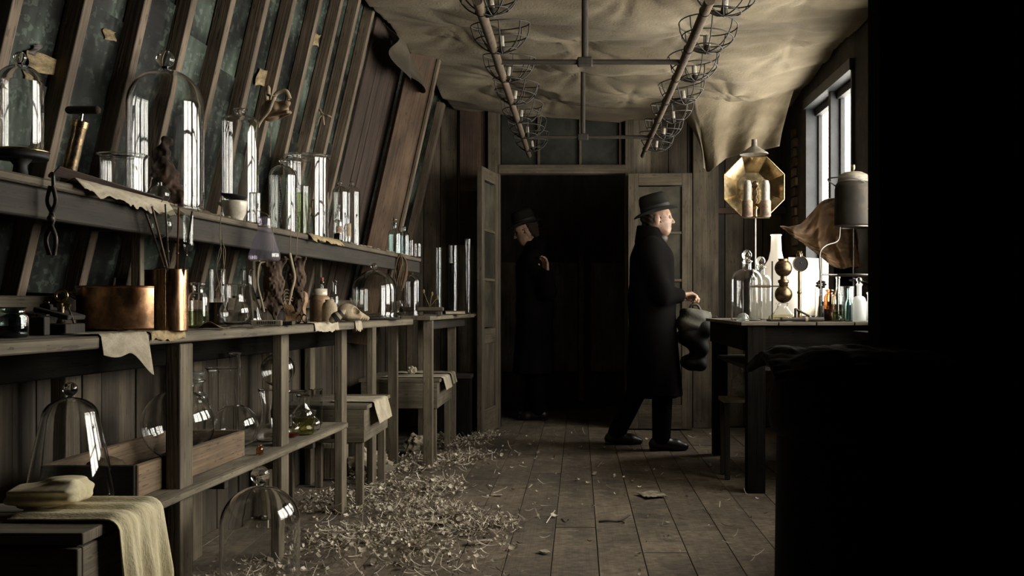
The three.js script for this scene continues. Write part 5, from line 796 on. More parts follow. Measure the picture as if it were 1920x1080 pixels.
  { const d = 5.98, t = thing('dark_sprig', 'dark leafy sprig standing in the footed measuring glass', 'plant', [XR(1535, d), RT + 0.03, -d]); part('stem', tube([[0, 0, 0], [0.004, 0.1, 0], [0.014, 0.19, 0]], 0.0022, 10, 5), M.stalk, t); for (let i = 0; i < 7; i++) { const a = i * 0.9; part('leaf', ball(0.014, 0.014 + 0.02 * Math.cos(a), 0.185 + 0.018 * Math.sin(a), 0.006 * Math.sin(a * 3), 0.6, 8), M.leatherDark, t); } }
  vessel('amber_bottle', 'bottle', 'amber bottle with dark contents left of the tall clear bottle', XR(1556, 5.78), RT, 5.78, pBottle(0.034, HR(543, 5.78), 0.018, 0.025), M.glassAmber, { liquid: [0.07, M.brownLiquid] });
  vessel('tall_clear_bottle', 'bottle', 'tall clear bottle with sloping shoulders on the table front', XR(1571, 5.66), RT, 5.66, pTall(0.029, HR(519, 5.66), 0.012), M.glassGreen, { liquid: [0.055, M.greenLiquid] });
  vessel('aqua_bottle', 'bottle', 'slender aqua blue bottle between the clear and the frosted ones', XR(1591, 5.66), RT, 5.66, pTall(0.019, HR(541, 5.66), 0.008), M.glassAqua);
  vessel('frosted_bottle', 'bottle', 'frosted white bottle with a stopper at the table front', XR(1611, 5.66), RT, 5.66, pBottle(0.036, HR(532, 5.66), 0.013, 0.07), M.frost, { stopper: 'ball' });
  vessel('cloudy_jar', 'jar', 'small cloudy jar at the black partition edge', XR(1631, 5.67), RT, 5.67, pBottle(0.026, HR(548, 5.67), 0.014, 0.05), M.frost);
  vessel('big_beaker', 'beaker', 'clear beaker behind the aqua bottle', XR(1587, 5.83), RT, 5.83, pCyl(0.046, HR(537, 5.83)), M.glass, { liquid: [0.06, M.greenLiquid] });
  // wire stand with ring, tray and the kettle
  const d = 5.9, cx = XR(1606, d) - 0.02, ry = HR(426, d), ty = HR(516, d);
  { const t = thing('wire_stand', 'bent wire tripod stand carrying the black kettle', 'stand', [cx, RT + 0.001, -d]); const w = 0.0048;
    part('ring', new THREE.TorusGeometry(0.105, w, 8, 44).rotateX(Math.PI / 2).translate(0, ry, 0), M.wireSteel, t); part('tray_ring', new THREE.TorusGeometry(0.125, w, 8, 44).rotateX(Math.PI / 2).translate(0, ty, 0), M.wireSteel, t); part('tray_plate', lathe([[0, ty - 0.006], [0.12, ty - 0.006], [0.122, ty], [0, ty - 0.002]], 36), M.iron, t);
    for (const [a, out] of [[2.6, 0.26], [0.5, 0.13], [-1.3, 0.13]]) { const c = Math.cos(a), s = Math.sin(a); part('leg', tube([[c * 0.105, ry, s * 0.105], [c * 0.12, ry - 0.08, s * 0.12], [c * lerp(0.12, out, 0.7), ry - 0.115, s * lerp(0.12, out, 0.7)], [c * out, ry - 0.15, s * out], [c * out, ty, s * out], [c * out, 0.006, s * out]], w, 40, 8), M.wireSteel, t); part('strut', rod(V(c * 0.125, ty, s * 0.125), V(c * out, ty, s * out), w), M.wireSteel, t); } }
  { const t = thing('black_kettle', 'big black lidded kettle standing on the wire stand', 'kettle', [cx, RT + ry + 0.006, -d]), H = (425 - 342) * d / FOCAL; part('kettle_body', lathe([[0, 0], [0.1, 0], [0.108, 0.01], [0.104, H * 0.85], [0.098, H * 0.95], [0.085, H]], 44), M.kettle, t); part('lid', lathe([[0.09, H - 0.002], [0.086, H + 0.012], [0.082, H + 0.04], [0.05, H + 0.056], [0, H + 0.06]], 40), M.capTin, t); part('lid_knob', lathe([[0.006, H + 0.056], [0.008, H + 0.068], [0.014, H + 0.076], [0.014, H + 0.098], [0, H + 0.1]], 16), M.brass, t); part('bail_handle', tube([[-0.1, H * 0.9, 0.0], [-0.155, H * 1.04, 0.03], [-0.1, H * 1.06, 0.09], [0.0, H * 1.0, 0.115], [0.1, H * 0.9, 0.02]], 0.004, 36, 7), M.wire, t); part('boss', new THREE.TorusGeometry(0.018, 0.006, 8, 22).translate(0.07, 0.08, 0.082), M.bronze, t); }
  { const t = thing('white_bowl', 'small white bowl under the wire stand tray', 'bowl', [XR(1632, 5.77), RT + 0.001, -5.77]); part('bowl_wall', lathe([[0, 0.03], [0.02, 0], [0.024, 0.004], [0.046, 0.05], [0.05, 0.064], [0.046, 0.063], [0, 0.02]], 30), M.porcelain, t); }
  // brown leather hide sagging from a box by the window
  { const t = thing('dark_case', 'black case standing under the brown leather hide by the window', 'case', [1.645, RT + 0.001, -6.36]); part('case_body', move(board(0.12, 0.36, 0.14), 0, 0.18, 0), M.blackWood, t); part('case_lid', move(board(0.14, 0.02, 0.16), 0, 0.37, 0), M.darkWood, t);
    const P = [[[1462, 424], [1500, 420], [1545, 376], [1590, 372], [1650, 380]], [[1478, 436], [1515, 442], [1552, 400], [1600, 400], [1655, 410]], [[1500, 452], [1535, 462], [1565, 440], [1612, 440], [1660, 440]], [[1530, 474], [1556, 480], [1585, 472], [1625, 474], [1664, 470]], [[1560, 498], [1580, 504], [1602, 500], [1636, 506], [1668, 500]]];
    const cub = (a, t2) => { const n = a.length - 1, x = t2 * n, i = Math.min(Math.floor(x), n - 1), f = x - i, g = (k) => a[clamp(k, 0, n)], h = (p0, p1, p2, p3) => p1 + 0.5 * f * (p2 - p0 + f * (2 * p0 - 5 * p1 + 4 * p2 - p3 + f * (3 * (p1 - p2) + p3 - p0))); return g(0).map((_, k) => h(g(i - 1)[k], g(i)[k], g(i + 1)[k], g(i + 2)[k])); };
    const hide = sheet(60, 60, (u, v) => { const rows = P.map((r) => cub(r, u)), q = cub(rows, 1 - v), dd = 6.16 - 0.1 * (1 - v) + 0.05 * Math.abs(Math.sin(u * 11 + (1 - v) * 5 + 1.5 * n2(u * 4, v * 4, 2))) + 0.09 * n2(u * 4, v * 7, 6) + 0.12 * Math.max(0, u - 0.55); return at(Math.min(q[0], VPX + 1.7 * FOCAL / dd), q[1], dd); });
    one('leather_hide', thick(hide, 0.006), M.leather, 'brown leather hide sagging in folds below the window', 'hide');
    const lf = thing('leaning_frame', 'black framed plate leaning under the leather hide', 'frame', [XR(1590, 6.05), RT + 0.001, -6.07]); part('plate', move(board(0.16, 0.012, 0.1), 0.03, 0.24, 0).rotateZ(-0.3), M.black, lf); part('edge', move(board(0.17, 0.006, 0.006), 0.03, 0.248, 0.05).rotateZ(-0.3), M.steel, lf); part('prop', move(board(0.02, 0.24, 0.02), 0.06, 0.12, -0.02), M.darkWood, lf); }
  // octagonal reflector lamp
  { const dl = 7.05, s = dl / FOCAL, t = thing('reflector_lamp', 'octagonal faceted brass reflector lamp on a tall stem', 'lamp', [XR(1415, dl), RT + 0.001, -dl]), cy = HR(350, dl), Ro = 61 * s, Ri = 32 * s, dp = 0.09;
    part('base', lathe([[0, 0], [0.08, 0], [0.082, 0.01], [0.03, 0.022], [0.016, 0.035]], 30), M.bronze, t); part('stem', rod(V(0, 0.03, 0), V(0, cy - 0.2, 0), 0.011, 0.011, 16), M.wireSteel, t); part('burner_tube', lathe([[0.016, cy - 0.22], [0.018, cy - 0.16], [0.026, cy - 0.15], [0.02, cy - 0.14]], 20), M.brass, t);
    const head = new THREE.Group(); head.name = 'reflector'; head.position.set(0, cy, -0.02); t.add(head);
    const V8 = (i, r, z) => { const a = Math.PI / 8 + i * Math.PI / 4; return V(r * Math.cos(a), r * Math.sin(a), z); };
    for (let i = 0; i < 8; i++) { const a = V8(i, Ro, 0), b = V8(i + 1, Ro, 0), c = V8(i + 1, Ri, -dp), e = V8(i, Ri, -dp), n = b.clone().sub(a).cross(e.clone().sub(a)).normalize().multiplyScalar(0.0025); const pts = [a, b, c, e].flatMap((p) => [p.clone().add(n), p.clone().sub(n)]); const pos = pts.flatMap((p) => p.toArray()), ix = [0, 2, 4, 0, 4, 6, 1, 5, 3, 1, 7, 5, 0, 1, 3, 0, 3, 2, 2, 3, 5, 2, 5, 4, 4, 5, 7, 4, 7, 6, 6, 7, 1, 6, 1, 0]; const g = new THREE.BufferGeometry(); g.setAttribute('position', new THREE.Float32BufferAttribute(pos, 3)); g.setIndex(ix); const f = g.toNonIndexed(); f.computeVertexNormals(); f.setAttribute('uv', new THREE.Float32BufferAttribute(Array.from({ length: f.attributes.position.count * 2 }, (_, k) => f.attributes.position.array[(k >> 1) * 3 + (k & 1)] + i * 0.3), 2)); part('mirror_facet', f, M.mirrorBrass, head); part('rim_bar', rod(a, b, 0.004, 0.004, 8), M.brass, head); }
    part('back_plate', new THREE.CylinderGeometry(Ri, Ri, 0.005, 8).rotateY(Math.PI / 8).rotateX(Math.PI / 2).translate(0, 0, -dp), M.mirrorBrass, head);
    const cap = part('chimney_cap', lathe([[0.1, 0.205], [0.096, 0.215], [0.05, 0.245], [0.02, 0.265], [0.018, 0.31], [0, 0.312]], 26), M.capTin, t); cap.position.set(0, cy + 0.02, -0.02);
    for (const sx of [-1, 1]) { const c = part('candle_tube', lathe([[0, -0.165], [0.034, -0.165], [0.034, -0.055], [0.029, -0.05], [0.029, 0.05], [0.02, 0.082], [0, 0.088]], 24), M.candle, t); c.position.set(sx * 0.062, cy - 0.05, 0.07); part('sleeve', lathe([[0.035, -0.165], [0.0365, -0.163], [0.0365, -0.06], [0.035, -0.057]], 24), M.labelPink, c); }
    part('valve', lathe([[0.008, -0.12], [0.02, -0.1], [0.01, -0.075], [0.022, -0.06], [0.02, -0.035], [0.012, -0.02], [0.026, -0.005], [0.024, 0.02], [0.012, 0.032], [0, 0.04]], 22).translate(0, cy, 0.02), M.bronze, t); part('cross_bar', rod(V(-0.09, cy - 0.222, 0.07), V(0.09, cy - 0.222, 0.07), 0.006), M.bronze, t); part('bracket', rod(V(0, cy - 0.222, 0.07), V(0, cy - 0.2, 0), 0.006), M.bronze, t); part('bracket', rod(V(0, cy - 0.14, 0), V(0, cy - 0.1, -0.08), 0.006), M.bronze, t); }
  // below the table
  const yl = 0.6985; vessel('under_bottle', 'bottle', 'pale bottle on the shelf below the right table', XR(1488, 6.1), yl, 6.1, pBottle(0.02, 0.17, 0.009), M.frost); vessel('under_tube', 'tube', 'thin grey tube below the right table', XR(1582, 5.85), yl, 5.85, pCyl(0.012, 0.13), M.frost); vessel('under_tube', 'tube', 'bluish ribbed tube below the right table near the partition', XR(1624, 5.8), yl, 5.8, pCyl(0.014, 0.13), M.glassAqua); vessel('under_jar', 'jar', 'dull tan jar on the shelf below the right table', XR(1520, 6.3), yl, 6.3, pBottle(0.035, 0.15), M.tanPot);
  { const t = thing('low_stool', 'small pale-topped stool in the dark beneath the right table corner', 'stool', [XR(1395, 6.15) - 0.02, 0.001, -6.15]); part('seat', move(board(0.24, 0.024, 0.24), 0, 0.47, 0), M.bench, t); for (const a of [-1, 1]) for (const b of [-1, 1]) part('leg', move(board(0.03, 0.455, 0.03), a * 0.095, 0.2275, b * 0.095), M.darkWood, t); }
  vessel('round_flask', 'flask', 'large round flask on the low stool under the right table', XR(1402, 6.15) - 0.02, 0.484, 6.15, pRound(0.08, 0.185, 0.02), M.glassDust);
}
// ---------------------------------------------------------------- hanging rack of wire baskets
{
  const t = thing('basket_rack', 'hanging pipe rack with two long bars of wire baskets and candles', 'rack'), Y = EYE + 1.17, L = (d) => XR(1081, d) + -0.385 + 0, far = 8.0, near = 3.9;
  const xl = -0.39, xr = 0.505; const c = 0.03;
  for (const [d, r] of [[4.9, 0.0165], [7.1, 0.0165]]) { part('drop_pipe', rod(V(c, Y, -d), V(c, 2.86, -d), r, r, 14), M.rustPipe, t); part('cross_pipe', rod(V(xl, Y, -d), V(xr, Y, -d), 0.013, 0.013, 12), M.rustPipe, t); part('joint', move(new RoundedBoxGeometry(0.075, 0.045, 0.045, 2, 0.01), c, Y, -d), M.rustPipe, t); }
  const basket = (parent, Rb, sx) => { const g = []; const w = 0.0032; g.push(new THREE.TorusGeometry(Rb, w, 5, 26).rotateX(Math.PI / 2)); g.push(new THREE.TorusGeometry(Rb * 0.87, w, 5, 24).rotateX(Math.PI / 2).translate(0, -Rb * 0.45, 0)); g.push(new THREE.TorusGeometry(Rb * 0.5, w, 5, 18).rotateX(Math.PI / 2).translate(0, -Rb * 0.82, 0)); for (let i = 0; i < 4; i++) { const a = i * Math.PI / 4 + 0.2, pts = []; for (let k = 0; k <= 8; k++) { const e = -Math.PI / 2 + k / 8 * Math.PI; pts.push(V(Rb * Math.sin(e) * Math.cos(a), -Rb * Math.cos(e) * 0.95, Rb * Math.sin(e) * Math.sin(a))); } g.push(tube(pts, w, 20, 5)); } return part('wire_basket', join(g), M.wire, parent); };
  for (const [x, s] of [[xl, 1], [xr, -1]]) {
    part('long_bar', rod(V(x, Y, -near), V(x, Y, -far), 0.021, 0.018, 14), M.bar, t);
    for (let i = 0; i < 7; i++) {
      const d = 4.05 + i * 0.6, b = basket(t, 0.135, s); b.position.set(x + s * (s > 0 ? 0.03 : -0.09), Y + 0.11, -d); b.rotation.z = s * 0.12; b.rotation.y = i;
      part('candle', lathe([[0, -0.1], [0.013, -0.1], [0.0125, -0.05], [0, -0.047]], 12), M.candle, b); part('socket', rod(V(0, -0.128, 0), V(0, -0.098, 0), 0.017, 0.014, 10), M.iron, b);
      part('band', new THREE.TorusGeometry(0.0215, 0.003, 6, 18).translate(x, Y, -d), M.iron, t); part('bracket', rod(V(x, Y, -d), V(x + s * (s > 0 ? 0.03 : -0.09), Y - 0.01, -d), 0.009), M.iron, t);
    }
  }
}
// ---------------------------------------------------------------- litter on the floor
{
  const strip = (w, l, curl) => { const g = sheet(1, 5, (u, v) => { const a = (v - 0.5) * curl; return [(u - 0.5) * w, l / curl * (1 - Math.cos(a)), l / curl * Math.sin(a)]; }); g.computeVertexNormals(); return g; };
  const kinds = [strip(0.009, 0.034, 2.6), strip(0.014, 0.026, 1.6), strip(0.0028, 0.075, 1.3)], tones = [[0.5, 0.43, 0.34], [0.36, 0.3, 0.225], [0.68, 0.61, 0.5], [0.2, 0.165, 0.12]];
  const mat = new THREE.MeshStandardMaterial({ color: C(1, 1, 1), roughness: 0.95, side: THREE.DoubleSide });
  const heaps = [[-0.62, 5.0, 0.16, 0.9], [-0.45, 4.75, 0.2, 0.5], [-0.8, 5.75, 0.2, 1], [-0.93, 7.55, 0.3, 1.0], [-0.8, 8.0, 0.22, 0.7], [-1.0, 6.6, 0.34, 1.1], [-1.02, 5.6, 0.3, 1.0], [-0.85, 5.1, 0.28, 0.8], [-1.05, 4.4, 0.25, 1.0], [-0.8, 4.55, 0.24, 0.8], [-1.2, 3.8, 0.3, 0.8], [-0.6, 4.2, 0.35, 0.35], [-1.35, 5.2, 0.35, 0.8], [-1.3, 6.3, 0.3, 0.7], [-0.75, 6.9, 0.2, 0.6]];
  const q = new THREE.Quaternion(), e = new THREE.Euler(), mtx = new THREE.Matrix4(), col = new THREE.Color();
  kinds.forEach((g, k) => {
    const n = [1500, 1100, 3400][k], im = new THREE.InstancedMesh(g, mat, n); im.name = numbered('wood_shavings'); im.userData = { label: ['curled pale wood shavings drifted along the bench legs', 'broad flat wood chips drifted along the bench legs', 'thin straw and splinters drifted along the bench legs'][k], category: 'shavings', kind: 'stuff' };
    for (let i = 0; i < n; i++) {
      let x, d, y = 0.004;
      if (i < n * 0.9) { const h = heaps[Math.floor(rnd() * heaps.length)], a = rnd() * 6.283, r = h[2] * Math.sqrt(-Math.log(1 - rnd() * 0.97)) * 0.62; x = h[0] + r * Math.cos(a); d = h[1] + r * Math.sin(a) * 1.5; y += rnd() * 0.045 * h[3] * Math.exp(-r * r / (h[2] * h[2])); }
      else { x = R(-1.4, 1.1) ; d = R(3.0, 8.3); if (rnd() < 0.5) x = -1.4 + (x + 1.4) * 0.5; }
      x = Math.max(x, slopeX(d, 0) + 0.03); d = Math.min(d, 8.5);
      e.set(R(-0.7, 0.7), rnd() * 6.28, R(-0.6, 0.6)); q.setFromEuler(e); const s = R(0.5, 1.0) + 0.9 * Math.pow(rnd(), 4);
      mtx.compose(V(x, y + 0.006, -d), q, V(s, s, s)); im.setMatrixAt(i, mtx); const c = tones[Math.floor(rnd() * 4)], j = R(0.8, 1.15); im.setColorAt(i, col.setRGB(c[0] * j, c[1] * j, c[2] * j));
    }
    im.castShadow = im.receiveShadow = true; scene.add(im);
  });
  const onFloor = (px, py) => { const d = EYE * FOCAL / (py - VPY); return { x: (px - VPX) * d / FOCAL, d }; };
  const scrap = (px, py, w, l, turn, label, mat, h = 0.004) => { const p = onFloor(px, py), m = one('floor_scrap', thick(sheet(8, 8, (u, v) => [(u - 0.5) * w, 0.004 + h * 2.5 * n2(u * 3 + px, v * 3), (v - 0.5) * l]), h * 0.5), mat, label, 'scrap'); m.position.set(p.x, 0.002, -p.d); m.rotation.y = turn; };
  scrap(1222, 932, 0.12, 0.14, 0.4, 'flat grey card lying alone on the open floor', M.paperGrey, 0.008);
  scrap(931, 931, 0.06, 0.03, 0.1, 'small white oval paper scrap on the open floor', M.paper);
  scrap(1020, 1038, 0.03, 0.05, 0.7, 'torn white paper speck on the floor near the camera', M.paper);
  scrap(900, 1022, 0.11, 0.03, 0.3, 'thin curled paper strip on the floor left of the aisle', M.paper, 0.01);
  scrap(810, 985, 0.14, 0.06, 0.2, 'pale torn strip on the lit floor beside the bench', M.paper, 0.01);
  { const p = onFloor(1150, 980), t = thing('twig', 'dark forked twig on the lit floor patch', 'twig', [p.x, 0.006, -p.d]); part('stem', tube([[-0.07, 0, 0], [-0.02, 0.004, 0.006], [0.02, 0.002, 0], [0.06, 0.012, -0.03], [0.08, 0.02, -0.05]], 0.005, 20, 6), M.leatherDark, t); part('fork', tube([[0.02, 0.002, 0], [0.045, 0.002, 0.02], [0.05, 0, 0.035]], 0.0035, 10, 5), M.leatherDark, t); }
}

// ---------------------------------------------------------------- people (local axes: x the way they face, y up, z to their right)
function headField(c, tilt) {                                     // c: head centre; tilt: nod in radians (positive looks down)
  const ct = Math.cos(tilt), st = Math.sin(tilt), S = [];
  const add = (f) => S.push(f);
  add(blob([-0.012, 0.03, 0], [0.098, 0.088, 0.076])); add(blob([0.03, -0.02, 0], [0.062, 0.085, 0.062])); add(cone([0.052, -0.085, 0.016], [0.052, -0.085, -0.016], 0.028, 0.028)); add(cone([-0.02, -0.055, 0.05], [0.045, -0.09, 0.02], 0.024, 0.024)); add(cone([-0.02, -0.055, -0.05], [0.045, -0.09, -0.02], 0.024, 0.024));
  const head = melt(S, 0.045);
  const fine = melt([cone([0.086, 0.012, 0], [0.112, -0.03, 0], 0.01, 0.0135), blob([0.1, -0.034, 0.011], [0.01, 0.007, 0.008]), blob([0.1, -0.034, -0.011], [0.01, 0.007, 0.008]), cone([0.08, 0.026, 0.015], [0.068, 0.024, 0.045], 0.012, 0.011), cone([0.08, 0.026, -0.015], [0.068, 0.024, -0.045], 0.012, 0.011), cone([0.088, -0.056, 0.013], [0.088, -0.056, -0.013], 0.0085, 0.0085), cone([0.084, -0.07, 0.011], [0.084, -0.07, -0.011], 0.0095, 0.0095)], 0.008);
  const ears = melt([blob([-0.012, -0.008, 0.078], [0.02, 0.034, 0.01]), blob([-0.012, -0.008, -0.078], [0.02, 0.034, 0.01])], 0.004);
  const sock = [blob([0.09, 0.006, 0.031], [0.017, 0.012, 0.017]), blob([0.09, 0.006, -0.031], [0.017, 0.012, 0.017]), cone([0.103, -0.063, 0.015], [0.103, -0.063, -0.015], 0.006, 0.006)];
  const map = (x, y, z) => { const X = x - c[0], Y = y - c[1]; return [X * ct - Y * st, X * st + Y * ct, z - c[2]]; };
  const f = (x, y, z) => { const p = map(x, y, z); let d = smin(head(...p), fine(...p), 0.014); for (const s of sock) d = smax(d, -s(...p), 0.01); return smin(d, ears(...p), 0.006); };
  return { f, map };
}
function handField(w, dir, palm, curl, side) {                    // wrist, direction of the fingers, palm normal; curled fingers
  const D = V(...dir).normalize(), N = V(...palm).addScaledVector(D, -V(...palm).dot(D)).normalize(), X = D.clone().cross(N), W = V(...w), S = [];
  const Q = (a, b, c) => W.clone().addScaledVector(D, a).addScaledVector(X, b).addScaledVector(N, c).toArray();
  for (let i = 0; i < 4; i++) { const o = (i - 1.5) * 0.019; S.push([cone(Q(0, o * 0.7, 0), Q(0.082, o, 0), 0.015, 0.0125)]); }
  const parts = [melt(S.flat(), 0.012)];
  const len = [0.062, 0.078, 0.083, 0.074];
  for (let i = 0; i < 4; i++) { const o = (i - 1.5) * 0.0195, L = len[(side > 0 ? 3 - i : i)]; let p = [0.08, 0], a = curl * 0.5; const pts = [Q(0.078, o, 0)]; for (const k of [0.45, 0.32, 0.23]) { p = [p[0] + Math.cos(a) * L * k, p[1] + Math.sin(a) * L * k]; pts.push(Q(p[0], o, p[1])); a += curl; } const r = [0.0105, 0.0095, 0.0088, 0.0078]; for (let k = 0; k < 3; k++) parts.push(cone(pts[k], pts[k + 1], r[k], r[k + 1])); }
  parts.push(melt([cone(Q(0.018, side * 0.026, 0.004), Q(0.05, side * 0.05, 0.02), 0.014, 0.011), cone(Q(0.05, side * 0.05, 0.02), Q(0.078, side * 0.05, 0.036), 0.0105, 0.0085)], 0.008));
  return melt(parts, 0.0035);
}
function person(label, pos, turn, J, o) {
  const t = thing('person', label, 'person', pos, turn);
  const { f: head } = headField(J.head, o.nod ?? 0);
  const neck = cone(J.neck, [J.head[0] - 0.015, J.head[1] - 0.07, J.head[2]], 0.06, 0.055);
  const limb = (a, b, c, r) => [cone(a, b, r[0], r[1]), cone(b, c, r[1], r[2])];
  const flesh = melt([neck, cone([J.neck[0], J.neck[1] - 0.14, 0], J.hip, 0.1, 0.11), cone([J.neck[0], J.neck[1] - 0.1, -0.14], [J.neck[0], J.neck[1] - 0.1, 0.14], 0.055, 0.055), ...['r', 'l'].flatMap((s) => [...limb(J['sh' + s], J['el' + s], J['wr' + s], [0.05, 0.04, 0.027]), ...limb(J['hp' + s], J['kn' + s], J['an' + s], [0.08, 0.055, 0.038])])], 0.04);
  const box = (pts, pad) => [[0, 1, 2].map((k) => Math.min(...pts.map((p) => p[k])) - pad), [0, 1, 2].map((k) => Math.max(...pts.map((p) => p[k])) + pad)];
  const all = Object.values(J), [lo, hi] = box(all, 0.16);
  const list = [meshField(flesh, lo, hi, 0.014), meshField((x, y, z) => smin(head(x, y, z), neck(x, y, z), 0.02), ...box([J.head], 0.155), 0.0042)];
  for (const s of ['r', 'l']) if (o['hand' + s]) { const h = o['hand' + s], f = handField(J['wr' + s], h.dir, h.palm, h.curl, s === 'r' ? 1 : -1); list.push(meshField(f, ...box([J['wr' + s], J['wr' + s].map((q, k) => q + h.dir[k] * 0.1)], 0.1), 0.0036)); }
  part('body', join(list), M.skin, t);
  // coat: chest, shoulders, sleeves and a long skirt, one garment
  const skirtTop = J.hip, hem = o.hem, cz = (a, b, r1, r2, z1, z2) => { const fa = [-1, 0, 1].map((s) => cone([a[0], a[1], a[2] + s * z1], [b[0], b[1], b[2] + s * z2], r1, r2)); return melt(fa, 0.07); };
  const chest = [J.neck[0] + 0.012, J.neck[1] - 0.17, J.neck[2]];
  const coatSolid = melt([cz(chest, [skirtTop[0], skirtTop[1] + 0.12, skirtTop[2]], 0.145, 0.145, 0.075, 0.06), cz([skirtTop[0], skirtTop[1] + 0.1, skirtTop[2]], hem, 0.145, o.skirt ?? 0.17, 0.055, 0.1), cone([J.neck[0], J.neck[1] - 0.075, J.neck[2] - 0.14], [J.neck[0], J.neck[1] - 0.075, J.neck[2] + 0.14], 0.075, 0.075), cone(J.neck.map((q, k) => q - (k === 1 ? 0.05 : 0)), J.neck.map((q, k) => q + (k === 1 ? 0.035 : 0)), 0.1, 0.075), ...['r', 'l'].flatMap((s) => [cone(J['sh' + s], J['el' + s], 0.078, 0.066), cone(J['el' + s], J['wr' + s].map((q, k) => lerp(J['el' + s][k], q, 0.9)), 0.066, 0.05)])], 0.05);
  const coat = (x, y, z) => { const fold = 0.007 * Math.sin(Math.atan2(z - hem[2], x - hem[0]) * 9 + y * 3) * sstep(hem[1] + 0.5 - y, 0, 0.5); return smax(coatSolid(x, y, z) + fold, hem[1] + 0.02 - y, 0.02); };
  const [clo, chi] = box([...all.filter((p) => p[1] > hem[1]), hem], 0.3);
  const cm = part('coat', meshField(coat, clo, chi, 0.011), M.coat, t);
  const colSolid = cone([J.neck[0] - 0.008, J.neck[1] - 0.03, J.neck[2]], [J.neck[0] - 0.004, J.neck[1] + 0.075, J.neck[2]], 0.105, 0.094), col = (x, y, z) => smax(smax(colSolid(x, y, z), y - J.neck[1] - 0.08 + 0.12 * (x - J.neck[0]), 0.01), -(y - J.neck[1] + 0.13), 0.01);
  part('collar', meshField(col, ...box([J.neck], 0.15), 0.007), M.coat, cm);
  const lap = []; for (const s of [-1, 1]) lap.push(cone([J.neck[0] + 0.07, J.neck[1] - 0.03, s * 0.05], [J.neck[0] + 0.135, J.neck[1] - 0.2, s * 0.05], 0.02, 0.026), cone([J.neck[0] + 0.135, J.neck[1] - 0.2, s * 0.05], [J.hip[0] + 0.13, J.hip[1] + 0.1, s * 0.02], 0.026, 0.016)); part('lapel', meshField(melt(lap, 0.03), ...box([J.neck, J.hip], 0.24), 0.009), M.coat, cm);
  const tr = melt(['r', 'l'].flatMap((s) => limb(J['hp' + s], J['kn' + s], J['an' + s], [0.098, 0.078, 0.066])), 0.035); part('trousers', meshField((x, y, z) => smax(tr(x, y, z), 0.045 - y, 0.01), ...box([J.hpr, J.hpl, J.knr, J.knl, J.anr, J.anl], 0.13), 0.011), M.coat, t);
  for (const s of ['r', 'l']) { const a = J['an' + s], tw = o['toe' + s] ?? 0, c = Math.cos(tw), n = Math.sin(tw), F = (x, y, z) => [a[0] + x * c - z * n, y, a[2] + x * n + z * c]; const sh = melt([cone(F(-0.05, 0.045, 0), F(0.03, 0.055, 0), 0.042, 0.042), cone(F(0.03, 0.05, 0), F(0.11, 0.034, 0), 0.044, 0.042), cone(F(0.11, 0.034, 0), F(0.17, 0.026, 0), 0.042, 0.026), cone(F(-0.02, 0.06, 0), F(-0.01, 0.11, 0), 0.042, 0.045)], 0.03); const m = part('shoe', meshField((x, y, z) => smax(sh(x, y, z), 0.002 - y, 0.004), ...box([F(-0.05, 0.05, 0), F(0.17, 0.05, 0)], 0.08), 0.006), M.shoe, t); part('heel', move(new RoundedBoxGeometry(0.06, 0.022, 0.066, 2, 0.006), ...F(-0.055, 0.012, 0)), M.shoe, m); }
  // hair under the hat, and sideburns
  const H = J.head, ht = Math.cos(o.nod ?? 0), hs = Math.sin(o.nod ?? 0), L = (x, y, z) => [H[0] + x * ht + y * hs, H[1] - x * hs + y * ht, H[2] + z];
  const hr = melt([cone(L(-0.08, 0.02, 0), L(-0.075, -0.06, 0), 0.05, 0.036), ...[-1, 1].flatMap((s) => [cone(L(-0.05, 0.03, s * 0.055), L(-0.055, -0.05, s * 0.05), 0.034, 0.026), cone(L(0.015, 0.02, s * 0.066), L(0.012, -0.03, s * 0.066), 0.012, 0.009)])], 0.03); part('hair', meshField((x, y, z) => hr(x, y, z) + 0.003 * Math.sin(y * 190 + x * 120), ...box([H], 0.16), 0.006), M.hair, t);
  for (const s of [-1, 1]) part('eye', ball(0.011, ...L(0.078, 0.006, s * 0.031)), M.eye, t);
  // hat
  const hat = new THREE.Group(); hat.name = 'hat'; hat.position.set(...L(-0.012, o.hatUp ?? 0.055, 0)); hat.rotation.z = o.hatTilt ?? 0; t.add(hat);
  const crown = lathe([[0.094, -0.012], [0.096, 0.02], [0.094, 0.07], [0.089, 0.105], [0.075, 0.124], [0.045, 0.127], [0, 0.118]], 40).scale(1.12, 1, 0.95); part('crown', crown, M.felt, hat); part('band', lathe([[0.0955, -0.006], [0.0985, -0.004], [0.0985, 0.034], [0.0965, 0.036]], 40).scale(1.12, 1, 0.95), M.black, hat);
  const brim = new THREE.RingGeometry(0.088, 0.152, 56, 6), bp = brim.attributes.position; brim.rotateX(-Math.PI / 2); for (let i = 0; i < bp.count; i++) { const x = bp.getX(i), z = bp.getZ(i), r = Math.hypot(x, z), k = (r - 0.09) / 0.062; bp.setY(i, -0.012 + 0.022 * k * k * Math.abs(z / r) - 0.006 * k * Math.abs(x / r)); bp.setX(i, x * 1.1); } brim.computeVertexNormals(); part('brim', thick(brim, 0.006), M.felt, hat);
  return t;
}
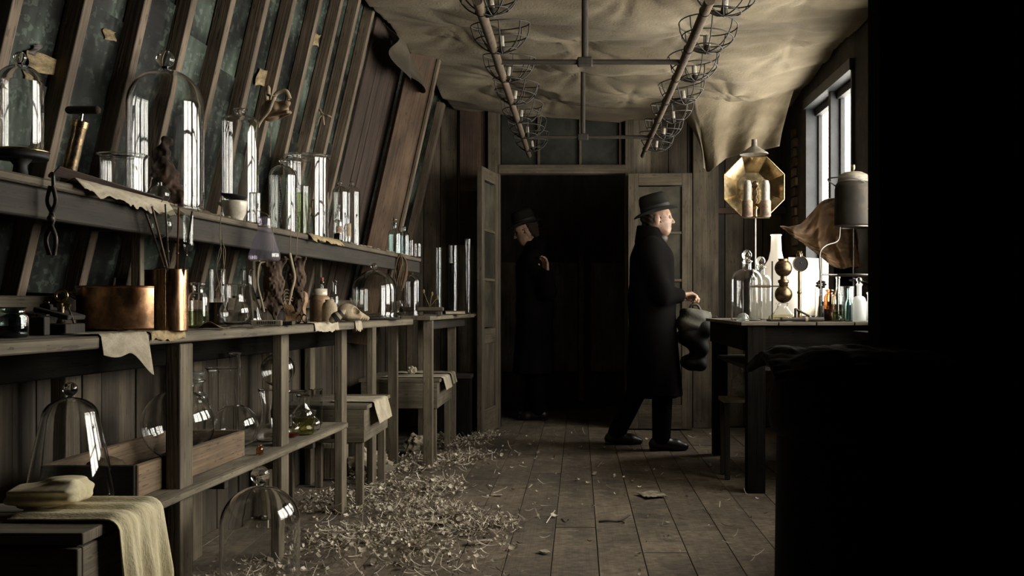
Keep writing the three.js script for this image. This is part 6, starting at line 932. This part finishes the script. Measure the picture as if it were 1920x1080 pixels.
{
  // the man in profile by the right table; sighted at 7.4 m, 257 pixels to the metre
  const d = 7.4, k = FOCAL / d, P = (px, py, z = 0) => [(px - 1222) / k, EYE - (py - 570) / k, z];
  const man = person('person in black coat and bowler hat, in profile by the right table, holding a bag', [(1222 - VPX) / k, 0, -d], 0, {
    head: P(1233, 410), neck: P(1219, 446), hip: P(1222, 590), shr: P(1214, 474, 0.17), shl: P(1214, 474, -0.17), elr: P(1236, 552, 0.22), ell: P(1240, 552, -0.2), wrr: P(1274, 554, 0.1), wrl: P(1278, 556, -0.05),
    hpr: P(1226, 605, 0.085), hpl: P(1218, 605, -0.085), knr: P(1240, 720, 0.1), knl: P(1205, 715, -0.1), anr: [0.06, 0.085, 0.13], anl: [-0.25, 0.085, -0.17],
  }, { nod: -0.05, hem: [0.02, 0.36, 0], skirt: 0.185, hatTilt: 0.27, hatUp: 0.058, handr: { dir: [0.72, 0.1, -0.5], palm: [0.3, -0.9, 0], curl: 0.95 }, handl: { dir: [0.8, 0.1, 0.2], palm: [0.3, -0.9, 0], curl: 0.75 } });
  part('shirt_cuff', rod(V(...P(1271, 554, 0.104)), V(...P(1277, 552, 0.096)), 0.034, 0.034, 18), M.shirt, man);
  part('neck_scarf', ball(0.052, ...P(1239, 447), 0.8, 16), M.leatherDark, man);
  // his bag
  const c = P(1303, 585), b = thing('leather_bag', 'grey leather bag with a clasp held against the black coat', 'bag', [(1222 - VPX) / k + c[0], c[1], -d + 0.01]);
  const f = melt([cone([-0.07, 0.0, -0.1], [-0.05, -0.0, 0.1], 0.028, 0.028), cone([0.02, -0.03, -0.1], [0.02, -0.03, 0.1], 0.05, 0.05), cone([-0.07, -0.09, -0.11], [-0.07, -0.09, 0.11], 0.06, 0.06), cone([0.0, -0.1, -0.1], [0.0, -0.1, 0.1], 0.06, 0.06), cone([0.09, -0.03, -0.05], [0.09, -0.03, 0.05], 0.025, 0.025)], 0.07);
  part('bag_top', meshField((x, y, z) => f(x, y, z) + 0.003 * Math.sin(y * 70 + x * 30), [-0.15, -0.17, -0.2], [0.16, 0.06, 0.2], 0.008), M.bagGrey, b);
  const f2 = melt([cone([0.03, -0.12, -0.11], [0.05, -0.12, 0.11], 0.07, 0.07), cone([-0.05, -0.18, -0.11], [-0.05, -0.18, 0.11], 0.075, 0.075), cone([0.03, -0.26, -0.11], [0.03, -0.26, 0.11], 0.06, 0.06), cone([-0.05, -0.37, -0.11], [-0.05, -0.37, 0.11], 0.05, 0.05), cone([0.03, -0.38, -0.11], [0.03, -0.38, 0.11], 0.045, 0.045)], 0.06); part('bag_body', meshField(f2, [-0.16, -0.5, -0.25], [0.2, -0.04, 0.25], 0.011), M.bagBlack, b);
  part('clasp', new THREE.TorusGeometry(0.016, 0.005, 8, 20).rotateY(0.9).translate(0.105, -0.02, 0.03), M.steel, b); part('tongue', move(board(0.05, 0.012, 0.03), 0.13, -0.035, 0.03), M.leatherDark, b); part('handle', tube([[-0.05, 0.01, 0.04], [-0.03, 0.05, 0.05], [0.01, 0.05, 0.05], [0.04, 0.0, 0.05]], 0.009, 20, 8), M.leatherDark, b);
}
{
  // the man in the dark passage, head bowed, turned away to the left
  const d = 9.25, k = FOCAL / d, P = (px, py, z = 0) => [-(px - 1000) / k, EYE - (py - 570) / k, z];
  person('person in dark coat and hat bowing the head in the dark passage', [(1000 - VPX) / k, 0, -d], Math.PI, {
    head: P(985, 432), neck: P(1002, 468), hip: P(1003, 600), shr: P(1002, 490, 0.17), shl: P(1002, 490, -0.17), elr: P(1012, 545, 0.2), ell: P(1030, 548, -0.22), wrr: P(985, 560, 0.18), wrl: P(1026, 512, -0.26),
    hpr: P(1004, 615, 0.085), hpl: P(1004, 615, -0.085), knr: P(1000, 700, 0.09), knl: P(1006, 700, -0.09), anr: [0.03, 0.085, 0.1], anl: [-0.05, 0.085, -0.1],
  }, { nod: 0.35, hem: [0, 0.4, 0], hatTilt: -0.3, hatUp: 0.06, handl: { dir: [0.1, 0.95, 0], palm: [0.6, 0, -0.5], curl: 0.5 }, handr: { dir: [0.8, 0.1, 0], palm: [0, -1, 0], curl: 0.5 } });
}

lit(scene);
renderer.render(scene, camera);
